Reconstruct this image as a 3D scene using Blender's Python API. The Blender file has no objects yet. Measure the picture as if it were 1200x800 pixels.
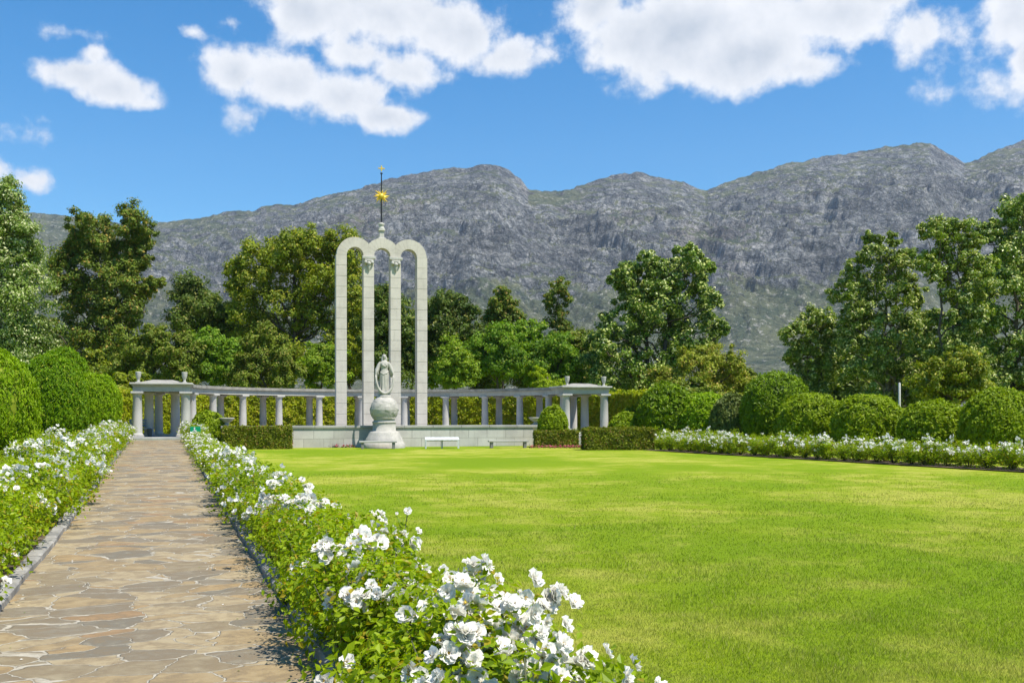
import bpy, math, random
import numpy as np
from math import radians as R, sin, cos, pi, sqrt, atan2

# ------------------------------------------------------------------ camera, sky, sun, exposure
scene = bpy.context.scene
COL = scene.collection
FPX, HOR, EYE = 1167.0, 484.0, 1.7          # focal length and horizon in photo pixels, eye height

cam_data = bpy.data.cameras.new('camera')
cam_data.sensor_width = 36.0
cam_data.lens = 36.0 * FPX / 1200.0
cam_data.shift_y = (HOR - 400.0) / 1200.0
cam_data.clip_start = 0.1
cam_data.clip_end = 20000
cam = bpy.data.objects.new('camera', cam_data)
cam.location = (0, 0, EYE)
cam.rotation_euler = (R(90), 0, 0)
COL.objects.link(cam)
scene.camera = cam

SUN = np.array([0.38, -0.27, 0.885]); SUN /= np.linalg.norm(SUN)
sun_el = math.asin(SUN[2]); sun_az = math.atan2(SUN[0], SUN[1])
sd = bpy.data.lights.new('sun', 'SUN')
sd.energy = 4.3
sd.angle = R(0.53)
sd.color = (1.0, 0.955, 0.88)
so = bpy.data.objects.new('sun', sd)
so.rotation_euler = (R(90) - sun_el, 0, -sun_az + pi)
so.location = (0, 0, 50)
COL.objects.link(so)
SKY_STRENGTH = 0.092
scene.view_settings.view_transform = 'Standard'
scene.view_settings.look = 'None'
scene.view_settings.gamma = 1
scene.view_settings.exposure = 0.86
scene.cycles.max_bounces = 6
scene.cycles.transparent_max_bounces = 8
scene.cycles.volume_bounces = 0
scene.cycles.caustics_reflective = False
scene.cycles.caustics_refractive = False


def dirang(px, py):
    """azimuth / elevation of a photo position, seen from the camera"""
    x, z = (px - 600) / FPX, (HOR - py) / FPX
    return math.atan2(x, 1.0), math.atan2(z, math.sqrt(1 + x * x))


world = bpy.data.worlds.new('World')
scene.world = world
world.use_nodes = True
nt = world.node_tree
nt.nodes.clear()
L = nt.links


def nn(tree, kind, **kw):
    n = tree.nodes.new(kind)
    for k, v in kw.items():
        if hasattr(n, k):
            setattr(n, k, v)
    return n


def math_node(tree, op, a, b=None, c=None, clamp=False):
    n = tree.nodes.new('ShaderNodeMath'); n.operation = op; n.use_clamp = clamp
    for i, v in enumerate((a, b, c)):
        if v is None: continue
        if isinstance(v, (int, float)): n.inputs[i].default_value = v
        else: tree.links.new(v, n.inputs[i])
    return n.outputs[0]


def build_sky():
    out = nn(nt, 'ShaderNodeOutputWorld'); bg = nn(nt, 'ShaderNodeBackground')
    bg.inputs['Strength'].default_value = SKY_STRENGTH
    L.new(bg.outputs[0], out.inputs[0])
    sky = nn(nt, 'ShaderNodeTexSky'); sky.sky_type = 'NISHITA'
    sky.sun_disc = False
    sky.sun_elevation = sun_el; sky.sun_rotation = sun_az
    sky.altitude = 250; sky.air_density = 1.0; sky.dust_density = 0.25; sky.ozone_density = 2.6
    hs = nn(nt, 'ShaderNodeHueSaturation')
    hs.inputs['Saturation'].default_value = 1.46
    hs.inputs['Hue'].default_value = 0.497
    hs.inputs['Value'].default_value = 1.05
    L.new(sky.outputs[0], hs.inputs['Color'])
    tc = nn(nt, 'ShaderNodeTexCoord'); sp = nn(nt, 'ShaderNodeSeparateXYZ')
    L.new(tc.outputs['Generated'], sp.inputs[0])
    az = math_node(nt, 'ARCTAN2', sp.outputs[0], sp.outputs[1])
    el = math_node(nt, 'ARCSINE', sp.outputs[2])
    cb = nn(nt, 'ShaderNodeCombineXYZ')
    L.new(az, cb.inputs[0]); L.new(el, cb.inputs[1])
    # ragged edges: displace the coordinates with noise
    def noise(scale, detail, rough, vec, off=(0, 0, 0)):
        m = nn(nt, 'ShaderNodeMapping'); m.inputs['Location'].default_value = off
        L.new(vec, m.inputs[0])
        t = nn(nt, 'ShaderNodeTexNoise'); t.inputs['Scale'].default_value = scale
        t.inputs['Detail'].default_value = detail; t.inputs['Roughness'].default_value = rough
        L.new(m.outputs[0], t.inputs['Vector'])
        return t
    P = cb.outputs[0]
    blobs = [  # px, py, rx, ry, weight
        (275, 78, 42, 30, 1.0), (330, 92, 72, 44, 1.1), (400, 112, 80, 36, 1.1), (455, 135, 58, 20, 1.0), (290, 132, 34, 17, .62),
        (365, 5, 95, 38, 1.1), (450, 18, 100, 46, 1.2), (540, 32, 80, 38, 1.1), (595, 60, 66, 24, 1.0), (480, 82, 52, 34, 1.0), (425, 60, 60, 25, .8),
        (705, 5, 48, 40, 1.0), (745, 48, 75, 54, 1.15), (820, 30, 130, 60, 1.3), (880, 62, 100, 44, 1.2), (945, 82, 64, 24, 1.0), (975, 20, 75, 38, 1.05), (1050, -12, 70, 20, .8),
        (1100, 40, 46, 34, .52), (1196, 20, 46, 46, 1.0), (1215, 60, 40, 34, 1.0), (1160, 105, 70, 22, .44),
        (95, 86, 48, 17, .9), (138, 103, 50, 20, 1.0), (108, 68, 16, 13, .7), (170, 118, 24, 10, .7),
        (34, 213, 28, 15, .62), (-2, 200, 20, 24, .6), (88, 37, 30, 10, .34), (225, 40, 18, 8, .34), (270, 22, 24, 12, .36), (20, 160, 40, 10, .2), (450, -40, 120, 40, 1.0), (830, -50, 150, 50, 1.0),
        (-160, 90, 120, 40, 1.0), (-90, 30, 60, 25, .8), (1420, 70, 150, 50, 1.1), (1330, 150, 60, 20, .6), (-330, 60, 90, 50, 1.0),
    ]
    def cover(vec):
        cur = None
        for px, py, rx, ry, w in blobs:
            a, e = dirang(px, py)
            s = nn(nt, 'ShaderNodeVectorMath'); s.operation = 'SUBTRACT'
            L.new(vec, s.inputs[0]); s.inputs[1].default_value = (a, e, 0)
            m = nn(nt, 'ShaderNodeVectorMath'); m.operation = 'MULTIPLY'
            L.new(s.outputs[0], m.inputs[0]); m.inputs[1].default_value = (FPX / rx, FPX / ry, 0)
            ln = nn(nt, 'ShaderNodeVectorMath'); ln.operation = 'LENGTH'
            L.new(m.outputs[0], ln.inputs[0])
            v = math_node(nt, 'MULTIPLY_ADD', ln.outputs['Value'], -w, w)
            if cur is None: cur = v
            else:
                n = nn(nt, 'ShaderNodeMath'); n.operation = 'SMOOTH_MAX'
                L.new(cur, n.inputs[0]); L.new(v, n.inputs[1]); n.inputs[2].default_value = 0.25
                cur = n.outputs[0]
        return cur
    # warp
    nw = noise(9, 3, .55, P)
    wsub = nn(nt, 'ShaderNodeVectorMath'); wsub.operation = 'SUBTRACT'
    L.new(nw.outputs['Color'], wsub.inputs[0]); wsub.inputs[1].default_value = (.5, .5, .5)
    wsc = nn(nt, 'ShaderNodeVectorMath'); wsc.operation = 'SCALE'; wsc.inputs['Scale'].default_value = .035
    L.new(wsub.outputs[0], wsc.inputs[0])
    wad = nn(nt, 'ShaderNodeVectorMath'); wad.operation = 'ADD'
    L.new(P, wad.inputs[0]); L.new(wsc.outputs[0], wad.inputs[1])
    cv = cover(wad.outputs[0])
    nA = noise(15, 15, .62, P)
    nB = noise(15, 15, .62, P, (-.006, -.011, 0))     # the same noise, one step towards the sun
    d = math_node(nt, 'MULTIPLY_ADD', nA.outputs[0], 2.5, -1.25)
    dens = math_node(nt, 'ADD', cv, d)
    mr = nn(nt, 'ShaderNodeMapRange'); mr.interpolation_type = 'SMOOTHSTEP'
    mr.inputs['From Min'].default_value = -.02; mr.inputs['From Max'].default_value = .55
    L.new(dens, mr.inputs['Value'])
    # relief: lit and shaded sides of the billows put into the cloud colour
    rel = math_node(nt, 'SUBTRACT', nA.outputs[0], nB.outputs[0])
    relm = math_node(nt, 'MULTIPLY_ADD', rel, 1.1, 0.0)
    thick = nn(nt, 'ShaderNodeMapRange'); thick.inputs['From Min'].default_value = .35; thick.inputs['From Max'].default_value = 1.25
    L.new(dens, thick.inputs['Value'])
    nC = noise(7, 4, .5, P, (3.4, 1.2, 0))
    th2 = math_node(nt, 'MULTIPLY', thick.outputs[0], nC.outputs[0])
    br = math_node(nt, 'MULTIPLY_ADD', th2, -.95, 1.02)
    br2 = math_node(nt, 'ADD', br, relm)
    ramp = nn(nt, 'ShaderNodeMix'); ramp.data_type = 'RGBA'
    ramp.inputs['A'].default_value = (3.5, 3.9, 4.5, 1)
    ramp.inputs['B'].default_value = (6.0, 6.1, 6.35, 1)
    fac = nn(nt, 'ShaderNodeMapRange'); fac.inputs['From Min'].default_value = .45; fac.inputs['From Max'].default_value = 1.0
    L.new(br2, fac.inputs['Value']); L.new(fac.outputs[0], ramp.inputs['Factor'])
    mix = nn(nt, 'ShaderNodeMix'); mix.data_type = 'RGBA'
    L.new(mr.outputs[0], mix.inputs['Factor'])
    L.new(hs.outputs[0], mix.inputs['A']); L.new(ramp.outputs['Result'], mix.inputs['B'])
    L.new(mix.outputs['Result'], bg.inputs['Color'])


build_sky()

# ------------------------------------------------------------------ helpers
rng = np.random.default_rng(7)
random.seed(7)


def G(px, py, z=0.0):
    Y = FPX * (EYE - z) / (py - HOR)
    return np.array([(px - 600) / FPX * Y, Y])


def XZ(px, py, Y):
    return (px - 600) / FPX * Y, EYE + (HOR - py) / FPX * Y


PYAW = math.atan(412 / 1167.)
PA = np.array([-sin(PYAW), cos(PYAW)]); PR = np.array([cos(PYAW), sin(PYAW)])
MYAW = R(16)
MA = np.array([-sin(MYAW), cos(MYAW)]); MR = np.array([cos(MYAW), sin(MYAW)])
MO = np.array([-6.42, 50.99])
RAD = 10.85


def pf(s, t): return PR * s + PA * t
def mon(s, t): return MO + MR * s + MA * t
def sm(x): x = np.clip(x, 0, 1); return x * x * (3 - 2 * x)


def gz(x, y):
    s = PR[0] * x + PR[1] * y; t = PA[0] * x + PA[1] * y
    rise = .42 * sm((t - 10) / 38.)
    w = 1 - sm((s - 2.1) / 1.6)
    return rise * w


def tag(o, label=None, cat=None, group=None, kind=None):
    if label: o['label'] = label
    if cat: o['category'] = cat
    if group: o['group'] = group
    if kind: o['kind'] = kind
    return o


def thing(name, label, cat, loc=(0, 0, 0), rotz=0.0, group=None):
    o = bpy.data.objects.new(name, None)
    o.empty_display_size = .3
    COL.objects.link(o)
    o.location = loc; o.rotation_euler = (0, 0, rotz)
    return tag(o, label, cat, group)


def link(name, me, parent=None):
    o = bpy.data.objects.new(name, me)
    COL.objects.link(o)
    if parent: o.parent = parent
    return o


def np_mesh(name, V, F, mats, smooth=False, midx=None):
    me = bpy.data.meshes.new(name)
    V = np.asarray(V, dtype=np.float32); F = np.asarray(F, dtype=np.int32)
    n, k = F.shape
    me.vertices.add(len(V)); me.vertices.foreach_set('co', V.ravel())
    me.loops.add(n * k); me.loops.foreach_set('vertex_index', F.ravel())
    me.polygons.add(n)
    me.polygons.foreach_set('loop_start', np.arange(0, n * k, k, dtype=np.int32))
    me.polygons.foreach_set('use_smooth', np.full(n, smooth, dtype=bool))
    if midx is not None: me.polygons.foreach_set('material_index', np.asarray(midx, dtype=np.int32))
    for m in (mats if isinstance(mats, (list, tuple)) else [mats]): me.materials.append(m)
    me.update(calc_edges=True)
    return me


class MB:
    def __init__(s): s.v = []; s.f = []; s.sm = []

    def add(s, vs, fs, smooth=False):
        o = len(s.v); s.v += [tuple(map(float, v)) for v in vs]
        s.f += [tuple(i + o for i in f) for f in fs]; s.sm += [smooth] * len(fs)
        return s

    def box(s, c, d, rz=0.0, taper=1.0, bev=0.0):
        x, y, z = d[0] / 2, d[1] / 2, d[2] / 2
        ca, sa = cos(rz), sin(rz)
        if bev > 0:
            b = min(bev, x * .45, y * .45, z * .45)
            vs = []
            for (zz, k) in ((-z, b), (-z + b, 0), (z - b, 0), (z, b)):
                X, Y = x - k, y - k
                for px_, py_ in ((X - b, -Y), (X, -Y + b), (X, Y - b), (X - b, Y), (-X + b, Y), (-X, Y - b), (-X, -Y + b), (-X + b, -Y)):
                    tp = taper if zz > 0 else 1
                    px2, py2 = px_ * tp, py_ * tp
                    vs.append((c[0] + px2 * ca - py2 * sa, c[1] + px2 * sa + py2 * ca, c[2] + zz))
            fs = [tuple(range(7, -1, -1)), tuple(range(24, 32))]
            for L_ in range(3):
                for i in range(8):
                    j = (i + 1) % 8
                    fs.append((L_ * 8 + i, L_ * 8 + j, L_ * 8 + 8 + j, L_ * 8 + 8 + i))
            return s.add(vs, fs)
        vs = []
        for zz in (-z, z):
            tp = taper if zz > 0 else 1
            for X, Y in ((-x, -y), (x, -y), (x, y), (-x, y)):
                X *= tp; Y *= tp
                vs.append((c[0] + X * ca - Y * sa, c[1] + X * sa + Y * ca, c[2] + zz))
        return s.add(vs, [(3, 2, 1, 0), (4, 5, 6, 7), (0, 1, 5, 4), (1, 2, 6, 5), (2, 3, 7, 6), (3, 0, 4, 7)])

    def lathe(s, prof, c=(0, 0, 0), n=24, smooth=True, square=0.0):
        vs = []; fs = []
        for r, z in prof:
            for i in range(n):
                a = 2 * pi * i / n
                vs.append((c[0] + r * cos(a), c[1] + r * sin(a), c[2] + z))
        for k in range(len(prof) - 1):
            for i in range(n):
                j = (i + 1) % n
                fs.append((k * n + i, k * n + j, (k + 1) * n + j, (k + 1) * n + i))
        m = len(prof)
        s.add(vs, fs, smooth)
        s.add(vs[:n], [tuple(range(n - 1, -1, -1))]); s.add(vs[(m - 1) * n:], [tuple(range(n))])
        return s

    def tube(s, pts, rad, n=8, smooth=True):
        pts = [np.array(p, float) for p in pts]
        if not isinstance(rad, (list, tuple)): rad = [rad] * len(pts)
        vs = []; fs = []
        up = np.array([0.13, 0.31, .94])
        for i, p in enumerate(pts):
            d = pts[min(i + 1, len(pts) - 1)] - pts[max(i - 1, 0)]
            d /= (np.linalg.norm(d) + 1e-9)
            u = np.cross(d, up)
            if np.linalg.norm(u) < .1: u = np.cross(d, np.array([1., 0, 0]))
            u /= np.linalg.norm(u); w = np.cross(d, u)
            for k in range(n):
                a = 2 * pi * k / n
                vs.append(p + rad[i] * (cos(a) * u + sin(a) * w))
        for i in range(len(pts) - 1):
            for k in range(n):
                j = (k + 1) % n
                fs.append((i * n + k, i * n + j, (i + 1) * n + j, (i + 1) * n + k))
        fs.append(tuple(range(n - 1, -1, -1))); fs.append(tuple(range((len(pts) - 1) * n, len(pts) * n)))
        return s.add(vs, fs, smooth)

    def sphere(s, c, r, n=20, m=12, smooth=True):
        r = (r, r, r) if isinstance(r, (int, float)) else r
        vs = [(c[0], c[1], c[2] - r[2])]; fs = []
        for j in range(1, m):
            a = -pi / 2 + pi * j / m
            for i in range(n):
                b = 2 * pi * i / n
                vs.append((c[0] + r[0] * cos(a) * cos(b), c[1] + r[1] * cos(a) * sin(b), c[2] + r[2] * sin(a)))
        vs.append((c[0], c[1], c[2] + r[2]))
        for i in range(n):
            fs.append((0, 1 + (i + 1) % n, 1 + i))
            fs.append((len(vs) - 1, 1 + (m - 2) * n + i, 1 + (m - 2) * n + (i + 1) % n))
            for j in range(m - 2):
                a = 1 + j * n + i; b = 1 + j * n + (i + 1) % n
                fs.append((a, b, b + n, a + n))
        return s.add(vs, fs, smooth)

    def arcbeam(s, r0, r1, z0, z1, a0, a1, n=48):
        """ring segment with rectangular section"""
        vs = []; fs = []
        for i in range(n + 1):
            a = a0 + (a1 - a0) * i / n
            for r, z in ((r0, z0), (r1, z0), (r1, z1), (r0, z1)):
                vs.append((r * cos(a), r * sin(a), z))
        for i in range(n):
            for k in range(4):
                j = (k + 1) % 4
                fs.append((i * 4 + k, i * 4 + 4 + k, i * 4 + 4 + j, i * 4 + j))
        fs.append((0, 1, 2, 3)); fs.append((n * 4 + 3, n * 4 + 2, n * 4 + 1, n * 4))
        return s.add(vs, fs)

    def mesh(s, name, mat):
        me = bpy.data.meshes.new(name)
        me.from_pydata(s.v, [], s.f)
        me.polygons.foreach_set('use_smooth', s.sm)
        me.materials.append(mat)
        me.update()
        return me

    def build(s, name, mat, parent=None, fix=True):
        me = s.mesh(name, mat)
        if fix:
            import bmesh
            bm = bmesh.new(); bm.from_mesh(me)
            bmesh.ops.recalc_face_normals(bm, faces=bm.faces)
            bm.to_mesh(me); bm.free()
        return link(name, me, parent)


# numpy gradient noise ---------------------------------------------------------
_perm = np.random.default_rng(3).permutation(256); _perm = np.concatenate([_perm, _perm])
_gr = np.random.default_rng(4).normal(size=(256, 2)); _gr /= np.linalg.norm(_gr, axis=1)[:, None]


def perlin(x, y):
    xi = np.floor(x).astype(int); yi = np.floor(y).astype(int)
    xf = x - xi; yf = y - yi
    u = xf ** 3 * (xf * (xf * 6 - 15) + 10); v = yf ** 3 * (yf * (yf * 6 - 15) + 10)
    def g(ix, iy, dx, dy):
        h = _perm[(_perm[ix & 255] + iy) & 255]
        return _gr[h, 0] * dx + _gr[h, 1] * dy
    a = g(xi, yi, xf, yf); b = g(xi + 1, yi, xf - 1, yf)
    c = g(xi, yi + 1, xf, yf - 1); d = g(xi + 1, yi + 1, xf - 1, yf - 1)
    return (a * (1 - u) + b * u) * (1 - v) + (c * (1 - u) + d * u) * v


def fbm(x, y, o=5, g=.5, l=2.03, ridged=False):
    t = 0; a = 1; n = 0
    for i in range(o):
        p = perlin(x + 17.3 * i, y - 9.1 * i) * 1.5
        if ridged: p = 1 - 2 * np.abs(p)
        t = t + a * p; n += a; a *= g; x = x * l; y = y * l
    return t / n


# ------------------------------------------------------------------ materials
def new_mat(name):
    m = bpy.data.materials.new(name); m.use_nodes = True
    t = m.node_tree; b = t.nodes['Principled BSDF']
    return m, t, b


def mixc(t, fac, a, b, mode='MIX'):
    n = t.nodes.new('ShaderNodeMix'); n.data_type = 'RGBA'; n.blend_type = mode
    if isinstance(fac, (int, float)): n.inputs['Factor'].default_value = fac
    else: t.links.new(fac, n.inputs['Factor'])
    for k, v in (('A', a), ('B', b)):
        if isinstance(v, tuple): n.inputs[k].default_value = (*v[:3], 1)
        else: t.links.new(v, n.inputs[k])
    return n.outputs['Result']


def tnoise(t, scale, detail=4, rough=.55, vec=None, dist=0.0):
    n = t.nodes.new('ShaderNodeTexNoise')
    n.inputs['Scale'].default_value = scale; n.inputs['Detail'].default_value = detail
    n.inputs['Roughness'].default_value = rough; n.inputs['Distortion'].default_value = dist
    if vec is not None: t.links.new(vec, n.inputs['Vector'])
    return n


def mrange(t, v, a, b, c=0.0, d=1.0, smooth=True):
    n = t.nodes.new('ShaderNodeMapRange')
    if smooth: n.interpolation_type = 'SMOOTHSTEP'
    n.inputs['From Min'].default_value = a; n.inputs['From Max'].default_value = b
    n.inputs['To Min'].default_value = c; n.inputs['To Max'].default_value = d
    t.links.new(v, n.inputs['Value'])
    return n.outputs[0]


def coords(t, kind='Object', scale=(1, 1, 1), rot=(0, 0, 0)):
    c = t.nodes.new('ShaderNodeTexCoord'); m = t.nodes.new('ShaderNodeMapping')
    m.inputs['Scale'].default_value = scale; m.inputs['Rotation'].default_value = rot
    t.links.new(c.outputs[kind], m.inputs[0])
    return m.outputs[0]


def world_pos(t, scale=(1, 1, 1)):
    g = t.nodes.new('ShaderNodeNewGeometry'); m = t.nodes.new('ShaderNodeMapping')
    m.inputs['Scale'].default_value = scale
    t.links.new(g.outputs['Position'], m.inputs[0])
    return m.outputs[0]


def bump(t, b, h, strength=.5, dist=.02, prev=None):
    n = t.nodes.new('ShaderNodeBump'); n.inputs['Strength'].default_value = strength
    n.inputs['Distance'].default_value = dist
    t.links.new(h, n.inputs['Height'])
    if prev is not None: t.links.new(prev, n.inputs['Normal'])
    t.links.new(n.outputs[0], b.inputs['Normal'])
    return n.outputs[0]


def leaf_mat(name, c0, c1, c2=None, trans=.30, rough=.5, nscale=.35, spec=.35, gain=1.0, pick=(.86, .93)):
    """c0/c1: darker and lighter leaf colour, c2: odd leaves (dry, young, pale)"""
    m, t, b = new_mat(name)
    k_ = gain
    c0, c1 = (tuple(v * q for v, q in zip(c, (1.13 * k_, 1.18 * k_, .55 * k_))) for c in (c0, c1))
    if c2: c2 = tuple(v * q for v, q in zip(c2, (1.2 * k_, 1.08 * k_, .8 * k_)))
    spec = spec * .55
    g = t.nodes.new('ShaderNodeNewGeometry')
    rnd = g.outputs['Random Per Island']
    n = tnoise(t, nscale, 2, .5, world_pos(t))
    f = math_node(t, 'MULTIPLY_ADD', n.outputs[0], 1.4, -.5)
    f = math_node(t, 'MULTIPLY_ADD', rnd, .55, f, clamp=True)
    col = mixc(t, f, c0, c1)
    if c2:
        w = t.nodes.new('ShaderNodeTexWhiteNoise'); w.noise_dimensions = '1D'
        t.links.new(rnd, w.inputs['W'])
        pick = mrange(t, w.outputs['Value'], *pick)
        col = mixc(t, pick, col, c2)
    t.links.new(col, b.inputs['Base Color'])
    b.inputs['Roughness'].default_value = rough
    b.inputs['Specular IOR Level'].default_value = spec
    tr = t.nodes.new('ShaderNodeBsdfTranslucent')
    hs = t.nodes.new('ShaderNodeHueSaturation'); hs.inputs['Value'].default_value = 1.35; hs.inputs['Saturation'].default_value = 1.1
    t.links.new(col, hs.inputs['Color']); t.links.new(hs.outputs[0], tr.inputs['Color'])
    mx = t.nodes.new('ShaderNodeMixShader'); mx.inputs[0].default_value = trans
    t.links.new(b.outputs[0], mx.inputs[1]); t.links.new(tr.outputs[0], mx.inputs[2])
    t.links.new(mx.outputs[0], t.nodes['Material Output'].inputs['Surface'])
    return m


def stone_mat(name, c0=(.50, .49, .45), c1=(.36, .355, .33), brick=None, joint=(.25, .245, .23), rough=.85, stain=.35, sc=1.0):
    m, t, b = new_mat(name)
    v = coords(t)
    n1 = tnoise(t, 1.3 * sc, 6, .6, v); n2 = tnoise(t, 22 * sc, 5, .6, v)
    col = mixc(t, mrange(t, n1.outputs[0], .35, .7), c0, c1)
    col = mixc(t, math_node(t, 'MULTIPLY', n2.outputs[0], .35), col, tuple(x * .62 for x in c1))
    # rain streaks running down the faces
    vs = coords(t, scale=(5, 5, .5))
    n3 = tnoise(t, 1.6, 5, .65, vs)
    col = mixc(t, math_node(t, 'MULTIPLY', mrange(t, n3.outputs[0], .52, .75), stain), col, (.22, .205, .17))
    h = n2.outputs[0]
    if brick:
        sx, sz, off = brick
        sp = t.nodes.new('ShaderNodeSeparateXYZ'); t.links.new(coords(t), sp.inputs[0])
        cb = t.nodes.new('ShaderNodeCombineXYZ')
        xx = math_node(t, 'ADD', sp.outputs[0], sp.outputs[1])
        t.links.new(xx, cb.inputs[0]); t.links.new(math_node(t, 'ADD', sp.outputs[2], off), cb.inputs[1])
        bt = t.nodes.new('ShaderNodeTexBrick')
        bt.inputs['Scale'].default_value = 1.0
        bt.inputs['Brick Width'].default_value = sx; bt.inputs['Row Height'].default_value = sz
        bt.inputs['Mortar Size'].default_value = .012; bt.inputs['Mortar Smooth'].default_value = .1
        bt.inputs['Color1'].default_value = (1, 1, 1, 1); bt.inputs['Color2'].default_value = (.80, .80, .79, 1)
        bt.inputs['Bias'].default_value = 0
        bt.inputs['Mortar'].default_value = (.55, .54, .52, 1)
        t.links.new(cb.outputs[0], bt.inputs['Vector'])
        col = mixc(t, 1.0, col, bt.outputs['Color'], 'MULTIPLY')
    t.links.new(col, b.inputs['Base Color'])
    b.inputs['Roughness'].default_value = rough
    bump(t, b, h, .35, .01)
    return m


def plain(name, c, rough=.6, metal=0.0, var=.15, sc=8):
    m, t, b = new_mat(name)
    n = tnoise(t, sc, 5, .6, coords(t))
    col = mixc(t, mrange(t, n.outputs[0], .3, .7), c, tuple(x * (1 - var * 2) for x in c))
    t.links.new(col, b.inputs['Base Color'])
    b.inputs['Roughness'].default_value = rough; b.inputs['Metallic'].default_value = metal
    return m


M = {}
M['stone'] = stone_mat('pale_granite', (.50, .48, .42), (.39, .37, .32))
M['stone_block'] = stone_mat('arch_granite', (.62, .56, .475), (.51, .455, .385), stain=.22)
M['joint'] = plain('mortar_joint', (.22, .21, .19), .9)
M['wall'] = stone_mat('wall_granite', (.58, .545, .485), (.48, .445, .40), brick=(.98, .44, .0), stain=.3)
M['coping'] = stone_mat('coping_stone', (.42, .40, .35), (.30, .29, .26), stain=.5)
M['grey_stone'] = stone_mat('column_granite', (.52, .49, .44), (.42, .40, .365), stain=.25)
M['roof'] = stone_mat('weathered_slab', (.36, .335, .28), (.22, .205, .17), stain=.7, sc=2)
M['statue'] = stone_mat('carved_stone', (.48, .445, .38), (.35, .33, .285), stain=.4, sc=2)
M['gold'] = plain('gilded_metal', (.85, .58, .06), .4, 0.35)
M['iron'] = plain('dark_iron', (.03, .03, .035), .5, .6)
M['whitemetal'] = plain('white_metal', (.72, .72, .70), .4)
M['steel'] = plain('grey_steel', (.35, .36, .36), .4, .4)
M['green_sign'] = plain('green_sign_paint', (.0, .30, .13), .35, 0, .03)
M['white_paint'] = plain('white_sign_paint', (.8, .8, .8), .4, 0, .02)
M['blue_paint'] = plain('blue_grey_paint', (.16, .22, .30), .5)
M['bark'] = plain('bark', (.12, .095, .07), .9, 0, .3, 6)
M['bark_pale'] = plain('pale_bark', (.26, .22, .17), .9, 0, .3, 6)
M['cane'] = plain('rose_cane', (.09, .10, .035), .7, 0, .25, 12)
M['pole'] = plain('pole_paint', (.55, .55, .52), .6)
M['step'] = stone_mat('step_stone', (.42, .41, .38), (.30, .29, .27), stain=.5)
M['soil'] = None

# leaves
M['lf_rose'] = leaf_mat('rose_leaves', (.13, .20, .010), (.33, .40, .020), (.30, .27, .03), .45, .42, 1.8)
M['lf_thuja'] = leaf_mat('thuja_spray', (.10, .17, .008), (.235, .32, .014), (.20, .27, .03), .36, .55, 3.0, gain=1.25)
M['lf_thuja_deep'] = leaf_mat('deep_thuja_spray', (.065, .13, .008), (.17, .26, .014), (.20, .26, .03), .36, .55, 3.0, gain=1.25)
M['lf_dome'] = leaf_mat('clipped_shrub_leaves', (.085, .125, .008), (.215, .265, .014), (.20, .26, .03), .32, .5, 3.5, gain=1.35)
M['lf_dark_dome'] = leaf_mat('dark_clipped_leaves', (.045, .08, .007), (.17, .235, .012), (.12, .18, .02), .30, .45, 3.5, gain=1.35)
M['lf_box'] = leaf_mat('box_hedge_leaves', (.05, .07, .008), (.20, .21, .018), (.17, .11, .035), .25, .5, 3.5, gain=1.15)
M['lf_hedge'] = leaf_mat('yellow_green_hedge_leaves', (.12, .16, .010), (.36, .38, .02), (.36, .36, .05), .38, .45, 1.0, gain=1.1)
M['lf_poplar'] = leaf_mat('silvery_leaves', (.062, .10, .028), (.165, .215, .065), (.36, .40, .27), .30, .4, .5, .6, gain=1.35, pick=(.74, .84))
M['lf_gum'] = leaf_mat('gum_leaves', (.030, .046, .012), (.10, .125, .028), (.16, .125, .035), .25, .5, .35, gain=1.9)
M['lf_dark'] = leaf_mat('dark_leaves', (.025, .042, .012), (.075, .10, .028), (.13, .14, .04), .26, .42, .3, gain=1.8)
M['lf_yellow'] = leaf_mat('yellow_green_leaves', (.075, .10, .014), (.21, .235, .032), (.30, .29, .06), .32, .45, .3, gain=1.3)
M['lf_mid'] = leaf_mat('mid_green_leaves', (.04, .08, .012), (.115, .18, .022), (.16, .21, .03), .34, .45, .3, gain=1.65)
M['lf_light'] = leaf_mat('light_green_leaves', (.08, .13, .015), (.20, .27, .035), (.26, .30, .05), .36, .45, .3, gain=1.25)
M['lf_lime'] = leaf_mat('lime_leaves', (.16, .22, .012), (.33, .40, .02), None, .38, .45, .4)
M['lf_olive'] = leaf_mat('olive_leaves', (.055, .075, .014), (.13, .155, .03), (.17, .16, .05), .26, .5, .4, gain=1.6)
M['lf_pale'] = leaf_mat('pale_bush_leaves', (.12, .145, .030), (.24, .25, .05), (.30, .24, .08), .28, .5, .4, gain=1.25)
M['lf_grey'] = leaf_mat('grey_green_leaves', (.08, .10, .05), (.17, .20, .10), None, .28, .55, .5, gain=1.1)
M['lf_big'] = leaf_mat('broad_tree_leaves', (.035, .06, .012), (.10, .15, .025), (.32, .37, .16), .30, .35, .25, .6, gain=1.65, pick=(.74, .84))
M['lf_right'] = leaf_mat('acacia_leaves', (.05, .08, .016), (.135, .175, .035), (.33, .37, .17), .30, .38, .3, .6, gain=1.55, pick=(.74, .84))


def petal_mat():
    m, t, b = new_mat('white_petals')
    n = tnoise(t, 60, 3, .5, coords(t))
    col = mixc(t, n.outputs[0], (.90, .875, .80), (.84, .80, .72))
    t.links.new(col, b.inputs['Base Color'])
    b.inputs['Roughness'].default_value = .6; b.inputs['Specular IOR Level'].default_value = .2
    tr = t.nodes.new('ShaderNodeBsdfTranslucent'); tr.inputs['Color'].default_value = (.86, .85, .78, 1)
    mx = t.nodes.new('ShaderNodeMixShader'); mx.inputs[0].default_value = .35
    t.links.new(b.outputs[0], mx.inputs[1]); t.links.new(tr.outputs[0], mx.inputs[2])
    t.links.new(mx.outputs[0], t.nodes['Material Output'].inputs['Surface'])
    return m


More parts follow.
